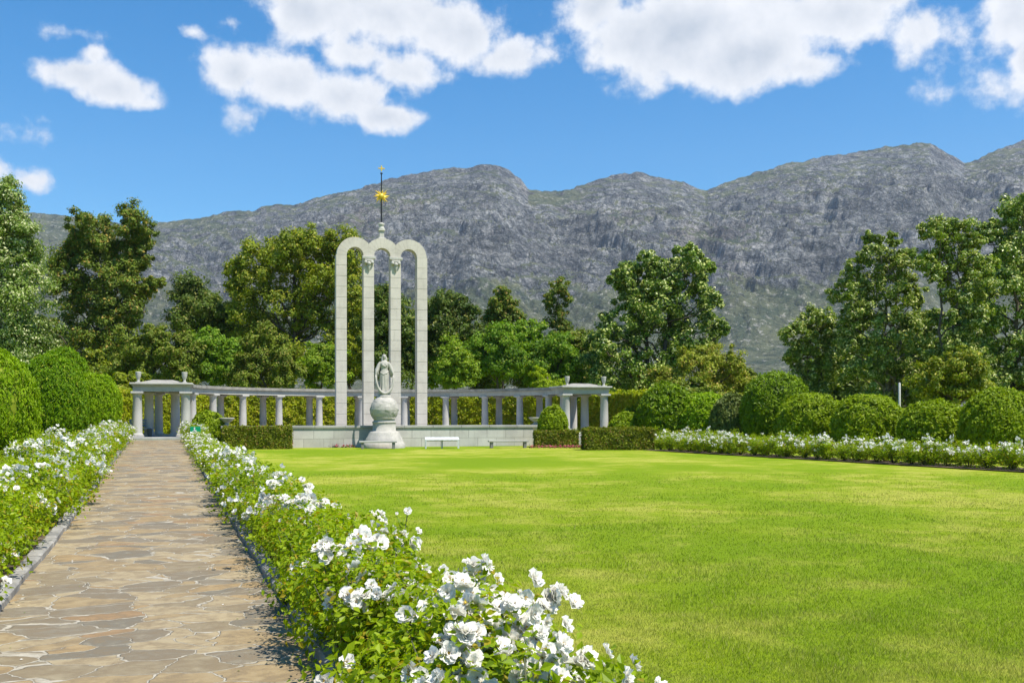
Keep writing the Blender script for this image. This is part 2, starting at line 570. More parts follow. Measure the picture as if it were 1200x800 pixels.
M['petal'] = petal_mat()
M['stamen'] = plain('rose_stamens', (.62, .42, .06), .8)
M['pinkflower'] = plain('bedding_flowers', (.45, .05, .10), .7, 0, .3, 30)


def lawn_color(t):
    p = world_pos(t)
    n1 = tnoise(t, .16, 4, .6, p, .4); n2 = tnoise(t, 1.1, 5, .65, p, .3)
    n3 = tnoise(t, 9.0, 4, .7, p)
    a = (.175, .27, .006); b_ = (.265, .335, .012); c = (.45, .425, .08)
    col = mixc(t, mrange(t, n1.outputs[0], .35, .65), a, b_)
    dry = math_node(t, 'ADD', math_node(t, 'MULTIPLY', n1.outputs[0], .55), math_node(t, 'MULTIPLY', n2.outputs[0], .45))
    col = mixc(t, math_node(t, 'MULTIPLY', mrange(t, dry, .46, .63), .85), col, c)
    col = mixc(t, math_node(t, 'MULTIPLY', mrange(t, n3.outputs[0], .45, .72), .35), col, (.09, .15, .008))
    return p, n3, col


def lawn_mat():
    m, t, b = new_mat('mown_grass')
    p, n3, col = lawn_color(t)
    n4 = tnoise(t, 38, 4, .75, p)
    col = mixc(t, math_node(t, 'MULTIPLY', mrange(t, n4.outputs[0], .42, .66), .45), col, (.075, .125, .006))
    n5 = tnoise(t, 70, 2, .7, p)
    col = mixc(t, math_node(t, 'MULTIPLY', mrange(t, n5.outputs[0], .55, .72), .5), col, (.34, .36, .09))
    t.links.new(col, b.inputs['Base Color'])
    b.inputs['Roughness'].default_value = .9; b.inputs['Specular IOR Level'].default_value = .05
    bp = bump(t, b, n4.outputs[0], .9, .03)
    return m


def blade_mat():
    m, t, b = new_mat('grass_blades')
    p, n3, col = lawn_color(t)
    g = t.nodes.new('ShaderNodeNewGeometry')
    hs = t.nodes.new('ShaderNodeHueSaturation')
    t.links.new(mrange(t, g.outputs['Random Per Island'], 0, 1, .65, 1.45, False), hs.inputs['Value'])
    t.links.new(col, hs.inputs['Color'])
    col = hs.outputs[0]
    w = t.nodes.new('ShaderNodeTexWhiteNoise'); w.noise_dimensions = '1D'
    t.links.new(g.outputs['Random Per Island'], w.inputs['W'])
    col = mixc(t, math_node(t, 'MULTIPLY', mrange(t, w.outputs['Value'], .80, .9), .7), col, (.42, .38, .13))
    t.links.new(col, b.inputs['Base Color'])
    b.inputs['Roughness'].default_value = .6; b.inputs['Specular IOR Level'].default_value = .2
    tr = t.nodes.new('ShaderNodeBsdfTranslucent'); t.links.new(col, tr.inputs['Color'])
    mx = t.nodes.new('ShaderNodeMixShader'); mx.inputs[0].default_value = .4
    t.links.new(b.outputs[0], mx.inputs[1]); t.links.new(tr.outputs[0], mx.inputs[2])
    t.links.new(mx.outputs[0], t.nodes['Material Output'].inputs['Surface'])
    return m


def soil_mat():
    m, t, b = new_mat('garden_soil')
    p = world_pos(t)
    n = tnoise(t, 14, 8, .7, p)
    col = mixc(t, mrange(t, n.outputs[0], .35, .65), (.075, .05, .03), (.20, .145, .09))
    t.links.new(col, b.inputs['Base Color']); b.inputs['Roughness'].default_value = .95
    bump(t, b, n.outputs[0], 1, .05)
    return m


M['lawn'] = lawn_mat(); M['blade'] = blade_mat(); M['soil'] = soil_mat()


def paving_mat():
    m, t, b = new_mat('crazy_paving')
    v = coords(t, scale=(1.5, 1.85, 1))
    nw = tnoise(t, 1.1, 3, .5, v)
    wv = t.nodes.new('ShaderNodeVectorMath'); wv.operation = 'MULTIPLY_ADD'
    t.links.new(nw.outputs['Color'], wv.inputs[0]); wv.inputs[1].default_value = (.75, .75, 0)
    t.links.new(v, wv.inputs[2])
    nw2 = tnoise(t, 7, 3, .6, v)
    wv2 = t.nodes.new('ShaderNodeVectorMath'); wv2.operation = 'MULTIPLY_ADD'
    t.links.new(nw2.outputs['Color'], wv2.inputs[0]); wv2.inputs[1].default_value = (.09, .09, 0)
    t.links.new(wv.outputs[0], wv2.inputs[2])
    flat = t.nodes.new('ShaderNodeVectorMath'); flat.operation = 'MULTIPLY'; flat.inputs[1].default_value = (1, 1, 0)
    t.links.new(wv2.outputs[0], flat.inputs[0])
    def vor(feature):
        n = t.nodes.new('ShaderNodeTexVoronoi'); n.feature = feature
        n.inputs['Scale'].default_value = 1.55; n.inputs['Randomness'].default_value = 1
        t.links.new(flat.outputs[0], n.inputs['Vector']); return n
    ve = vor('DISTANCE_TO_EDGE'); vc = vor('F1')
    sep = t.nodes.new('ShaderNodeSeparateColor'); t.links.new(vc.outputs['Color'], sep.inputs[0])
    rp = t.nodes.new('ShaderNodeValToRGB'); cr = rp.color_ramp; cr.interpolation = 'CONSTANT'
    cols = [(.0, (.40, .305, .18)), (.14, (.30, .25, .175)), (.27, (.48, .395, .265)), (.40, (.235, .205, .165)), (.50, (.42, .30, .16)),
            (.64, (.36, .23, .125)), (.71, (.19, .18, .16)), (.78, (.45, .37, .25)), (.90, (.25, .225, .19))]
    cr.elements[0].position = 0; cr.elements[0].color = (*cols[0][1], 1)
    cr.elements[1].position = cols[1][0]; cr.elements[1].color = (*cols[1][1], 1)
    for p_, c_ in cols[2:]:
        e = cr.elements.new(p_); e.color = (*c_, 1)
    t.links.new(sep.outputs[0], rp.inputs[0])
    # each slab has its own veins and blotches
    ns = tnoise(t, 3.5, 9, .72, v, .5); nf = tnoise(t, 40, 4, .6, v)
    col = mixc(t, math_node(t, 'MULTIPLY', mrange(t, ns.outputs[0], .42, .62), .7), rp.outputs[0], (.24, .185, .125))
    col = mixc(t, math_node(t, 'MULTIPLY', mrange(t, ns.outputs[0], .5, .28), .4), col, (.50, .44, .34))
    col = mixc(t, math_node(t, 'MULTIPLY', nf.outputs[0], .35), col, (.19, .15, .10))
    col = mixc(t, 1.0, col, (.80, .765, .65), 'MULTIPLY')
    nd = tnoise(t, .8, 5, .6, v)
    jw = mrange(t, nd.outputs[0], .3, .7, .009, .021)
    edge = math_node(t, 'SUBTRACT', ve.outputs['Distance'], jw)
    joint = mrange(t, edge, -.004, .008, 1, 0)
    nj = tnoise(t, 5, 4, .6, v)
    jc = mixc(t, mrange(t, nj.outputs[0], .35, .65), (.43, .385, .30), (.31, .27, .20))
    col = mixc(t, joint, col, jc)
    t.links.new(col, b.inputs['Base Color'])
    b.inputs['Roughness'].default_value = .75; b.inputs['Specular IOR Level'].default_value = .3
    hh = math_node(t, 'MULTIPLY_ADD', joint, -.6, math_node(t, 'MULTIPLY', ns.outputs[0], .6))
    bp = bump(t, b, hh, .9, .03)
    return m


def kerb_mat():
    m, t, b = new_mat('kerb_stone')
    v = coords(t); n = tnoise(t, 3, 6, .65, v); n2 = tnoise(t, 25, 4, .6, v)
    col = mixc(t, mrange(t, n.outputs[0], .35, .65), (.36, .34, .30), (.19, .18, .16))
    col = mixc(t, math_node(t, 'MULTIPLY', n2.outputs[0], .3), col, (.12, .11, .09))
    t.links.new(col, b.inputs['Base Color']); b.inputs['Roughness'].default_value = .9
    bump(t, b, n2.outputs[0], .6, .015)
    return m


M['paving'] = paving_mat(); M['kerb'] = kerb_mat()


def mountain_mat():
    m, t, b = new_mat('mountain_rock')
    p = world_pos(t)
    g = t.nodes.new('ShaderNodeNewGeometry'); sp = t.nodes.new('ShaderNodeSeparateXYZ'); t.links.new(p, sp.inputs[0])
    sn = t.nodes.new('ShaderNodeSeparateXYZ'); t.links.new(g.outputs['Normal'], sn.inputs[0])
    nbig = tnoise(t, .0035, 6, .6, p, .3); nmid = tnoise(t, .016, 8, .68, p, .3); nfine = tnoise(t, .075, 6, .72, p)
    vb = t.nodes.new('ShaderNodeTexVoronoi'); vb.inputs['Scale'].default_value = .032
    wv = t.nodes.new('ShaderNodeVectorMath'); wv.operation = 'MULTIPLY_ADD'
    t.links.new(nmid.outputs['Color'], wv.inputs[0]); wv.inputs[1].default_value = (50, 50, 50); t.links.new(p, wv.inputs[2])
    t.links.new(wv.outputs[0], vb.inputs['Vector'])
    vs = t.nodes.new('ShaderNodeTexVoronoi'); vs.inputs['Scale'].default_value = .10; t.links.new(wv.outputs[0], vs.inputs['Vector'])
    nx = tnoise(t, .22, 4, .75, p)
    # tilted strata
    mp = t.nodes.new('ShaderNodeMapping'); mp.inputs['Rotation'].default_value = (0, R(-16), R(20)); mp.inputs['Scale'].default_value = (.010, .012, .05)
    t.links.new(p, mp.inputs[0])
    nstr = tnoise(t, 1.0, 7, .66, mp.outputs[0], .8)
    rock = mixc(t, mrange(t, nmid.outputs[0], .38, .62), (.115, .125, .14), (.42, .42, .405))
    rock = mixc(t, math_node(t, 'MULTIPLY', mrange(t, nbig.outputs[0], .56, .40), .5), rock, (.12, .12, .115))  # broad dark crevices: shading put into the rock colour
    rock = mixc(t, math_node(t, 'MULTIPLY', mrange(t, vs.outputs['Distance'], .45, .85), .6), rock, (.06, .068, .075))
    rock = mixc(t, math_node(t, 'MULTIPLY', mrange(t, nstr.outputs[0], .50, .62), .75), rock, (.085, .088, .09))
    rock = mixc(t, math_node(t, 'MULTIPLY', mrange(t, nfine.outputs[0], .56, .68), .55), rock, (.42, .41, .40))
    rock = mixc(t, math_node(t, 'MULTIPLY', mrange(t, nfine.outputs[0], .46, .36), .7), rock, (.05, .06, .045))
    rock = mixc(t, math_node(t, 'MULTIPLY', mrange(t, nx.outputs[0], .56, .64), .5), rock, (.44, .43, .41))
    rock = mixc(t, math_node(t, 'MULTIPLY', mrange(t, nx.outputs[0], .45, .38), .5), rock, (.05, .055, .055))
    warm = mixc(t, math_node(t, 'MULTIPLY', mrange(t, nbig.outputs[0], .5, .7), .35), rock, (.24, .19, .15))
    green = mixc(t, mrange(t, nmid.outputs[0], .35, .65), (.042, .058, .036), (.105, .112, .062))
    green = mixc(t, math_node(t, 'MULTIPLY', mrange(t, nfine.outputs[0], .54, .64), .7), green, (.33, .31, .27))
    # vegetation on the gentle parts and low down
    hgt = mrange(t, sp.outputs[2], 150, 330, .36, -.06, False)
    gt = mrange(t, sn.outputs[2], .62, .96, -.12, .22, False)
    vsum = math_node(t, 'ADD', math_node(t, 'ADD', math_node(t, 'ADD', hgt, gt), mrange(t, sp.outputs[0], -1300, -450, .20, 0)), math_node(t, 'ADD', math_node(t, 'MULTIPLY', nbig.outputs[0], .8), math_node(t, 'MULTIPLY', nmid.outputs[0], .35)))
    mp2 = t.nodes.new('ShaderNodeMapping'); mp2.inputs['Rotation'].default_value = (0, R(-24), R(12)); mp2.inputs['Scale'].default_value = (.0022, .003, .013)
    t.links.new(p, mp2.inputs[0])
    nb2 = tnoise(t, 1.0, 5, .6, mp2.outputs[0], .6)
    vsum = math_node(t, 'ADD', vsum, math_node(t, 'MULTIPLY_ADD', nb2.outputs[0], .55, -.25))
    veg = mrange(t, vsum, .56, .70)
    col = mixc(t, veg, warm, green)
    t.links.new(col, b.inputs['Base Color'])
    b.inputs['Roughness'].default_value = .95; b.inputs['Specular IOR Level'].default_value = .1
    h = math_node(t, 'ADD', math_node(t, 'MULTIPLY', nmid.outputs[0], 1.0), math_node(t, 'ADD', math_node(t, 'MULTIPLY', nfine.outputs[0], .35), math_node(t, 'ADD', math_node(t, 'MULTIPLY', nstr.outputs[0], .6), math_node(t, 'ADD', math_node(t, 'MULTIPLY', vb.outputs['Distance'], -.9), math_node(t, 'MULTIPLY', vs.outputs['Distance'], -.3)))))
    hr = t.nodes.new('ShaderNodeMath'); hr.operation = 'MULTIPLY'
    t.links.new(h, hr.inputs[0]); t.links.new(mrange(t, veg, 0, 1, 1, .35), hr.inputs[1])
    bump(t, b, hr.outputs[0], 1.0, 30)
    return m


# ------------------------------------------------------------------ setting
def axis(dense0, dense1, step, far0, far1):
    a = list(np.arange(dense0, dense1 + 1e-6, step)); v = dense1; s = step
    while v < far1:
        s *= 1.5; v += s; a.append(min(v, far1))
    v = dense0; s = step
    while v > far0:
        s *= 1.5; v -= s; a.insert(0, max(v, far0))
    return np.unique(np.array(a))


xs = axis(-34, 34, .4, -4300, 4300); ys = axis(-6, 64, .4, -280, 4050)
XX, YY = np.meshgrid(xs, ys)
ZZ = gz(XX, YY) + .012 * perlin(XX * .35, YY * .35) * (np.abs(XX) < 60)
Vg = np.stack([XX, YY, ZZ - .0], -1).reshape(-1, 3)
nx, ny = len(xs), len(ys)
I = np.arange(nx * ny).reshape(ny, nx)
F = np.stack([I[:-1, :-1], I[:-1, 1:], I[1:, 1:], I[1:, :-1]], -1).reshape(-1, 4)
tag(link('ground', np_mesh('ground', Vg, F, M['lawn'], True)), kind='structure')

T0, T1 = -3.0, 49.3
SL, SR = -1.28, 1.02


def strip(name, s0, s1, t0, t1, dz, mat, ns=4, step=.5, amp=0.0, origin=(0, 0)):
    """sheet along the path; local X across, local Y along"""
    ss = np.linspace(s0, s1, ns + 1); ts = np.arange(t0, t1 + step, step); ts[-1] = t1
    S, T = np.meshgrid(ss, ts)
    X = PR[0] * S + PA[0] * T; Y = PR[1] * S + PA[1] * T
    Z = gz(X, Y) + dz + amp * perlin(S * 3, T * 3)
    I = np.arange(S.size).reshape(S.shape)
    F = np.stack([I[:-1, :-1], I[:-1, 1:], I[1:, 1:], I[1:, :-1]], -1).reshape(-1, 4)
    o = link(name, np_mesh(name, np.stack([S, T, Z], -1).reshape(-1, 3), F, mat, True))
    o.rotation_euler = (0, 0, PYAW)
    return o


tag(strip('path', SL, SR, T0, T1, .030, M['paving'], 6), kind='structure')
tag(strip('rose_bed_soil', SR + .05, 2.15, T0, 47.5, .045, M['soil'], 6, .3, .03), kind='structure')
tag(strip('rose_bed_soil', -4.6, SL - .05, T0, 48.5, .045, M['soil'], 10, .4, .03), kind='structure')


def kerb_line(name, line, w, h, seg=.62, seedv=1, rot=0.0):
    """line: function d -> (x, y), returns stones laid end to end as one kerb"""
    r = random.Random(seedv); mb = MB()
    d = line['a']
    while d < line['b']:
        ln = seg * r.uniform(.7, 1.3)
        x, y = line['f'](d + ln / 2)
        z = float(gz(*line['w'](d + ln / 2)))
        hh = h * r.uniform(.88, 1.1)
        mb.box((x + r.uniform(-.012, .012), y, z + hh / 2 - .03), (w * r.uniform(.9, 1.1), ln - .012, hh + .06), r.uniform(-.015, .015) + line.get('rz', 0), bev=.018)
        d += ln
    o = mb.build(name, M['kerb'])
    o.rotation_euler = (0, 0, rot)
    return tag(o, kind='structure')


for sgn, s in ((1, SR + .06), (-1, SL - .06)):
    kerb_line('kerb', dict(a=T0, b=T1 - (1.5 if sgn > 0 else .5), f=lambda d, s=s: (s, d), w=lambda d, s=s: pf(s, d)), .15, .105, seedv=5 + sgn, rot=PYAW)

# right-hand bed beyond the lawn
RB0 = G(752, 527.5); RB1 = G(1200, 554)
RBd = (RB1 - RB0); RBL = np.linalg.norm(RBd); RBd = RBd / RBL; RBn = np.array([-RBd[1], RBd[0]])
if RBn[0] < 0: RBn = -RBn
RB_END = RBL + 9


def rb(d, w): return RB0 + RBd * d + RBn * w


def quadsheet(name, pts, z, mat, kind='structure'):
    mb = MB(); mb.add([(p[0], p[1], z) for p in pts], [tuple(range(len(pts)))])
    return tag(mb.build(name, mat), kind=kind)


quadsheet('rose_bed_soil', [rb(0, .06), rb(RB_END, .06), rb(RB_END, 1.9), rb(0, 1.9)], .035, M['soil'])
_rz = math.atan2(RBd[1], RBd[0]) - pi / 2
0 and kerb_line('kerb', dict(a=0, b=RB_END, f=lambda d: tuple(rb(d, 0)), w=lambda d: tuple(rb(d, 0)), rz=_rz), .12, .11, seedv=9)


# mountain ---------------------------------------------------------------------
def build_mountain():
    prof = [(-700, 330), (-400, 262), (-200, 225), (-60, 244), (0, 250), (40, 250), (75, 254), (120, 262), (180, 263), (230, 259), (262, 252), (278, 249), (296, 250), (312, 243), (330, 241), (345, 243), (370, 235), (420, 223), (450, 214), (480, 208),
            (520, 200), (545, 201), (565, 196), (585, 197), (600, 205), (610, 212), (620, 224), (640, 225), (655, 226), (675, 221), (700, 213), (720, 207), (745, 205), (765, 209), (785, 214),
            (800, 215), (812, 221), (828, 226), (850, 217), (880, 207), (905, 200), (920, 193), (960, 187), (1000, 181), (1030, 176), (1060, 172), (1090, 170), (1103, 178), (1115, 185),
            (1130, 194), (1145, 190), (1165, 179), (1200, 167), (1260, 150), (1350, 165), (1450, 140), (1600, 200), (1800, 240), (2000, 330)]
    px = np.arange(-650, 1900, 2.0)
    pr = np.interp(px, [p[0] for p in prof], [p[1] for p in prof])
    tt = np.concatenate([np.linspace(0, .5, 70), np.linspace(.5, 1, 260)[1:], np.linspace(1, 1.22, 22)[1:]])
    PX, TT = np.meshgrid(px, tt)
    RD = np.interp(px, [-650, 100, 330, 560, 760, 900, 1080, 1300, 1900], [3300, 3200, 2900, 2750, 2850, 2950, 2900, 3150, 3300])[None, :]
    Y0 = 760.0
    Y = Y0 + TT * (RD - Y0)
    X = (PX - 600) / FPX * Y
    zr = (EYE + (HOR - pr) / FPX * RD)
    prof_t = [0, .22, .42, .56, .68, .85, 1.0, 1.06, 1.22]; prof_z = [-.01, .045, .135, .27, .46, .76, 1.0, .96, .55]
    # shift the foot of the cliffs along the range
    sh = .05 * perlin(PX / 190., PX * 0 + 3.3)
    g = np.interp(np.clip(TT + sh * np.sin(np.clip(TT, 0, 1) * pi), 0, 1.22), prof_t, prof_z)
    Z = zr * g
    steep = sm((TT - .40) / .18)
    top = 1 - .96 * sm((TT - .70) / .24)
    warpx = X + 90 * fbm(X / 400., Y / 400., 3); warpy = Y + 90 * fbm(X / 400. + 9, Y / 400. + 4, 3)
    # gullies run down the face (stretched along Y), leaning to the left
    gx = warpx + .35 * (warpy - 2500)
    big = fbm(gx / 430., warpy / 1300., 4, .5, ridged=True)
    mid = fbm(gx / 120., warpy / 260. + Z / 160., 5, .55, ridged=True)
    Z = Z + steep * top * (big * 110 + mid * 36) * (zr / 700.) - steep * top * 12
    crag = fbm(X / 52., Y / 60. + Z / 50., 6, .62, ridged=True)
    Z = Z + crag * (4 + 12 * steep) * (1 - .55 * sm((TT - .86) / .10))
    # ledges: strata steps
    st = (Z + .28 * X) / 38.0 + 1.4 * fbm(X / 260., Y / 260., 3)
    Z = Z + steep * (1 - .7 * sm((TT - .86) / .10)) * 15.0 * (np.abs((st % 1) - .5) * -4 + 1) * (.5 + .5 * np.clip(fbm(X / 150. + 5, Y / 150., 3) * 2, -1, 1))
    Z = Z + (1 - steep) * 8 * fbm(X / 180., Y / 180., 4)
    Z[0, :] = np.minimum(Z[0, :], -1.0)
    I = np.arange(PX.size).reshape(PX.shape)
    F = np.stack([I[:-1, :-1], I[:-1, 1:], I[1:, 1:], I[1:, :-1]], -1).reshape(-1, 4)
    Z = np.maximum(Z, -1.5)
    tag(link('mountain', np_mesh('mountain', np.stack([X, Y, Z], -1).reshape(-1, 3), F, mountain_mat(), True)), kind='structure')


build_mountain()

# air
mb = MB().box((0, 1950, 548), (9400, 4600, 1110))
hz = mb.build('haze', None) if False else link('haze', mb.mesh('haze', bpy.data.materials.new('haze_air')))
hm = hz.data.materials[0]; hm.use_nodes = True
ht = hm.node_tree; ht.nodes.clear()
ho = ht.nodes.new('ShaderNodeOutputMaterial'); hv = ht.nodes.new('ShaderNodeVolumePrincipled')
hv.inputs['Color'].default_value = (.72, .82, .96, 1); hv.inputs['Density'].default_value = .000065
hv.inputs['Anisotropy'].default_value = 0.2
ht.links.new(hv.outputs[0], ho.inputs['Volume'])
tag(hz, kind='stuff')


# ------------------------------------------------------------------ foliage tools
def unit(v): return v / (np.linalg.norm(v, axis=-1, keepdims=True) + 1e-9)


def leaf_quads(P, N, size, aspect=.55, fold=.12, rg=rng, tdir=None):
    n = len(P)
    N = unit(N)
    t = rg.normal(size=(n, 3)) if tdir is None else tdir
    t = unit(t - N * np.sum(t * N, 1, keepdims=True))
    b = np.cross(N, t)
    s = (size if np.ndim(size) else np.full(n, size))[:, None]
    V = np.empty((n, 4, 3), np.float32)
    V[:, 0] = P - t * s * .5; V[:, 2] = P + t * s * .5
    V[:, 1] = P + b * s * aspect * .5 + N * s * fold + t * s * .06
    V[:, 3] = P - b * s * aspect * .5 + N * s * fold + t * s * .06
    return V.reshape(-1, 3), np.arange(4 * n).reshape(n, 4)


def sphere_dirs(n, rg): return unit(rg.normal(size=(n, 3)))


def crown_points(rx, ry, rz, nl, nc, nleaf, rg, lobes=None, lobe_r=.38, clump_r=.36, flat=.65, droop=0.0, top=1.0):
    """leaf points and normals for a crown whose centre is the origin. lobes: list of (x,y,z,r)"""
    if lobes is None:
        d = sphere_dirs(nl, rg); rad = rg.uniform(.30, .78, nl)[:, None]
        C = d * rad * np.array([rx, ry, rz])
        Rl = rg.uniform(.75, 1.2, nl) * lobe_r * min(rx, rz)
    else:
        C = np.array([l[:3] for l in lobes]); Rl = np.array([l[3] for l in lobes])
        nl = len(lobes)
    Rl = Rl * 1.28; nc = int(nc * 1.3); nleaf = int(nleaf * 2.0)
    cd = sphere_dirs(nl * nc, rg); cd[:, 2] = cd[:, 2] + .05
    ci = np.repeat(np.arange(nl), nc)
    CC = C[ci] + unit(cd) * (Rl[ci] * rg.uniform(.30, 1.05, len(ci)))[:, None]
    rc = Rl[ci] * clump_r * rg.uniform(.6, 1.3, len(ci))
    li = np.repeat(np.arange(len(CC)), nleaf)
    d = sphere_dirs(len(li), rg)
    d[:, 2] = d[:, 2] * .9 + .08
    P = CC[li] + d * (rc[li] * rg.uniform(.25, 1.15, len(li)))[:, None] * np.array([1, 1, min(1.1, flat + .2)])
    P[:, 2] -= droop * rc[li] * np.sum(d[:, :2] ** 2, 1)
    outw = unit(CC[li] - C[ci][li]) * .5 + d * .8 + rg.normal(size=d.shape) * .45 + np.array([0, 0, .35])
    return P, outw, C, Rl


def limb(mb, p0, p1, r0, r1, rg, n=5, wob=.06):
    p0 = np.array(p0, float); p1 = np.array(p1, float)
    Ln = np.linalg.norm(p1 - p0)
    pts = [p0 + (p1 - p0) * i / n + (rg.normal(size=3) * wob * Ln * (0 < i < n)) for i in range(n + 1)]
    mb.tube(pts, [r0 + (r1 - r0) * i / n for i in range(n + 1)], 7)
    return pts


def tree(label, px, Y, x0, x1, ytop, ybot, mat, name='tree', leaf=.24, nl=18, nc=16, nleaf=70, lobes_px=None, bark='bark', seed=1, cat='tree', group=None,
         flat=.65, lobe_r=.38, clump_r=.36, trunk_r=None, droop=0., depth=.8, base=0., aspect=.55, multi=1):
    """x0,x1,ytop,ybot: extent of the crown in photo pixels at distance Y; lobes_px: (px,py,r_px[,dy])"""
    rg = np.random.default_rng(seed)
    X = (px - 600) / FPX * Y
    k = Y / FPX
    root = thing(name, label, cat, (X, Y, base), 0, group)
    zc = EYE + (HOR - (ytop + ybot) / 2) * k - base
    cx = ((x0 + x1) / 2 - 600) * k - X
    rx = (x1 - x0) / 2 * k; rz = (ybot - ytop) / 2 * k
    if lobes_px:
        lobes = []
        for l in lobes_px:
            dy = l[3] if len(l) > 3 else rg.uniform(-.5, .5) * rx * depth
            lobes.append(((l[0] - 600) * k - X - cx, dy, EYE + (HOR - l[1]) * k - base - zc, l[2] * k))
        lobes = lobes + [(a + rg.normal() * r_ * .55, -b_ + rg.uniform(-.35, .35) * rx * depth, c - abs(rg.normal()) * r_ * .5, r_ * rg.uniform(.7, 1.0)) for a, b_, c, r_ in lobes]
        nleaf = int(nleaf * .8)
    else: lobes = None
    P, N, C, Rl = crown_points(rx * .92, rx * depth, rz * .92, nl, nc, nleaf, rg, lobes, lobe_r, clump_r, flat, droop)
    off = np.array([cx, 0, zc])
    P = P + off; C = C + off
    V, F = leaf_quads(P, N, leaf * .82 * rg.uniform(.5, 1.45, len(P)), aspect + .1, rg=rg)
    link('crown', np_mesh('crown', V, F, mat), root)
    mb = MB()
    tr = trunk_r or max(.12, rx * .055)
    order = np.argsort(C[:, 2])
    ztop = zc + rz * .45
    for q in range(multi):
        ox = 0 if multi == 1 else (q - (multi - 1) / 2) * rx * .35
        pts = limb(mb, (ox * .4, 0, -.1), (cx * .7 + ox, 0, ztop), tr, tr * .3, rg, 8, .022)
        for i in order[q::multi][:30]:
            c = C[i]
            # leave the trunk below the lobe
            zz = min(max(c[2] - abs(c[0] - cx) * .7 - .25 * Rl[i], zc - rz * .8, 1.0), ztop * .98)
            f = min(max(zz / ztop, 0.05), .98); a = f * 8; j = int(a); pt = pts[j] + (pts[min(j + 1, 8)] - pts[j]) * (a - j)
            limb(mb, pt, c, tr * (.5 - .22 * f), tr * .08, rg, 4, .05)
    mb.build('trunk', M[bark], root, fix=False)
    return root


def dome(label, px, Y, rpx, ytop, mat, seed, name='clipped_shrub', cat='shrub', n=15000, leaf=.085, group=None, sq=2.3, ry=None, up=.5, z0=None, base=None, aspect=.5):
    """clipped bush: a dense core and a skin of leaves"""
    rg = np.random.default_rng(seed); k = Y / FPX
    X = (px - 600) * k; rx = rpx * k * .96
    zb = float(gz(X, Y)) if base is None else base
    H = EYE + (HOR - ytop) * k - zb
    ry = (ry or 1.0) * rx
    root = thing(name, label, cat, (X, Y, zb), 0, group)
    cz = H * .46
    def surf(d, jit):
        # superellipsoid, flatter bottom
        e = sq
        q = (np.abs(d[:, 0]) ** e + np.abs(d[:, 1]) ** e + np.abs(d[:, 2]) ** e) ** (-1 / e)
        p = d * q[:, None]
        lump = 1 + .045 * perlin(p[:, 0] * 2.3 + seed, p[:, 2] * 2.3 + p[:, 1] * 1.7) * 2 + .02 * perlin(p[:, 0] * 6 + seed, p[:, 2] * 6 + p[:, 1] * 5) * 2
        sc = np.array([rx, ry, H - cz])
        P = p * (lump * jit)[:, None] * sc
        P[:, 2] = np.where(P[:, 2] < 0, P[:, 2] * cz / (H - cz), P[:, 2]) + cz
        return P
    nsp = n // 14
    sd_ = sphere_dirs(nsp, rg); so_ = rg.normal(size=nsp) * .018
    si = rg.integers(0, nsp, n)
    d = unit(sd_[si] + rg.normal(size=(n, 3)) * .055)
    P = surf(d, so_[si] + rg.uniform(.935, 1.015, n) + .050 * perlin(d[:, 0] * 10 + seed, d[:, 2] * 10 + d[:, 1] * 7) + .035 * perlin(d[:, 0] * 21 + seed, d[:, 2] * 21 + d[:, 1] * 17) + (rg.random(n) < .05) * rg.uniform(0, .045, n))
    N = d * .9 + rg.normal(size=d.shape) * .55 + np.array([0, 0, .15])
    tdir = d * .6 + np.array([0, 0, up]) + rg.normal(size=d.shape) * .35
    V, F = leaf_quads(P, N, leaf * 1.5 * rg.uniform(.5, 1.5, n), aspect, rg=rg, tdir=tdir)
    # inner mass of leaves so the bush is dense, not hollow
    u, v_ = 40, 22
    th = np.linspace(0, 2 * pi, u, endpoint=False); ph = np.linspace(-pi / 2, pi / 2, v_)
    TH, PH = np.meshgrid(th, ph)
    dd = np.stack([np.cos(PH) * np.cos(TH), np.cos(PH) * np.sin(TH), np.sin(PH)], -1).reshape(-1, 3)
    cv = surf(dd, np.full(len(dd), .83)); ii = np.arange(u * v_).reshape(v_, u)
    cf = np.stack([ii[:-1], np.roll(ii[:-1], -1, 1), np.roll(ii[1:], -1, 1), ii[1:]], -1).reshape(-1, 4)
    V2 = np.concatenate([V, cv]); F2 = np.concatenate([F, cf + len(V)])
    link('foliage', np_mesh('foliage', V2, F2, mat), root)
    mb = MB(); mb.tube([(0, 0, -.05), (.02, .01, H * .3), (0, 0, H * .6)], [.07, .05, .02], 8)
    mb.build('stem', M['bark'], root, fix=False)
    return root


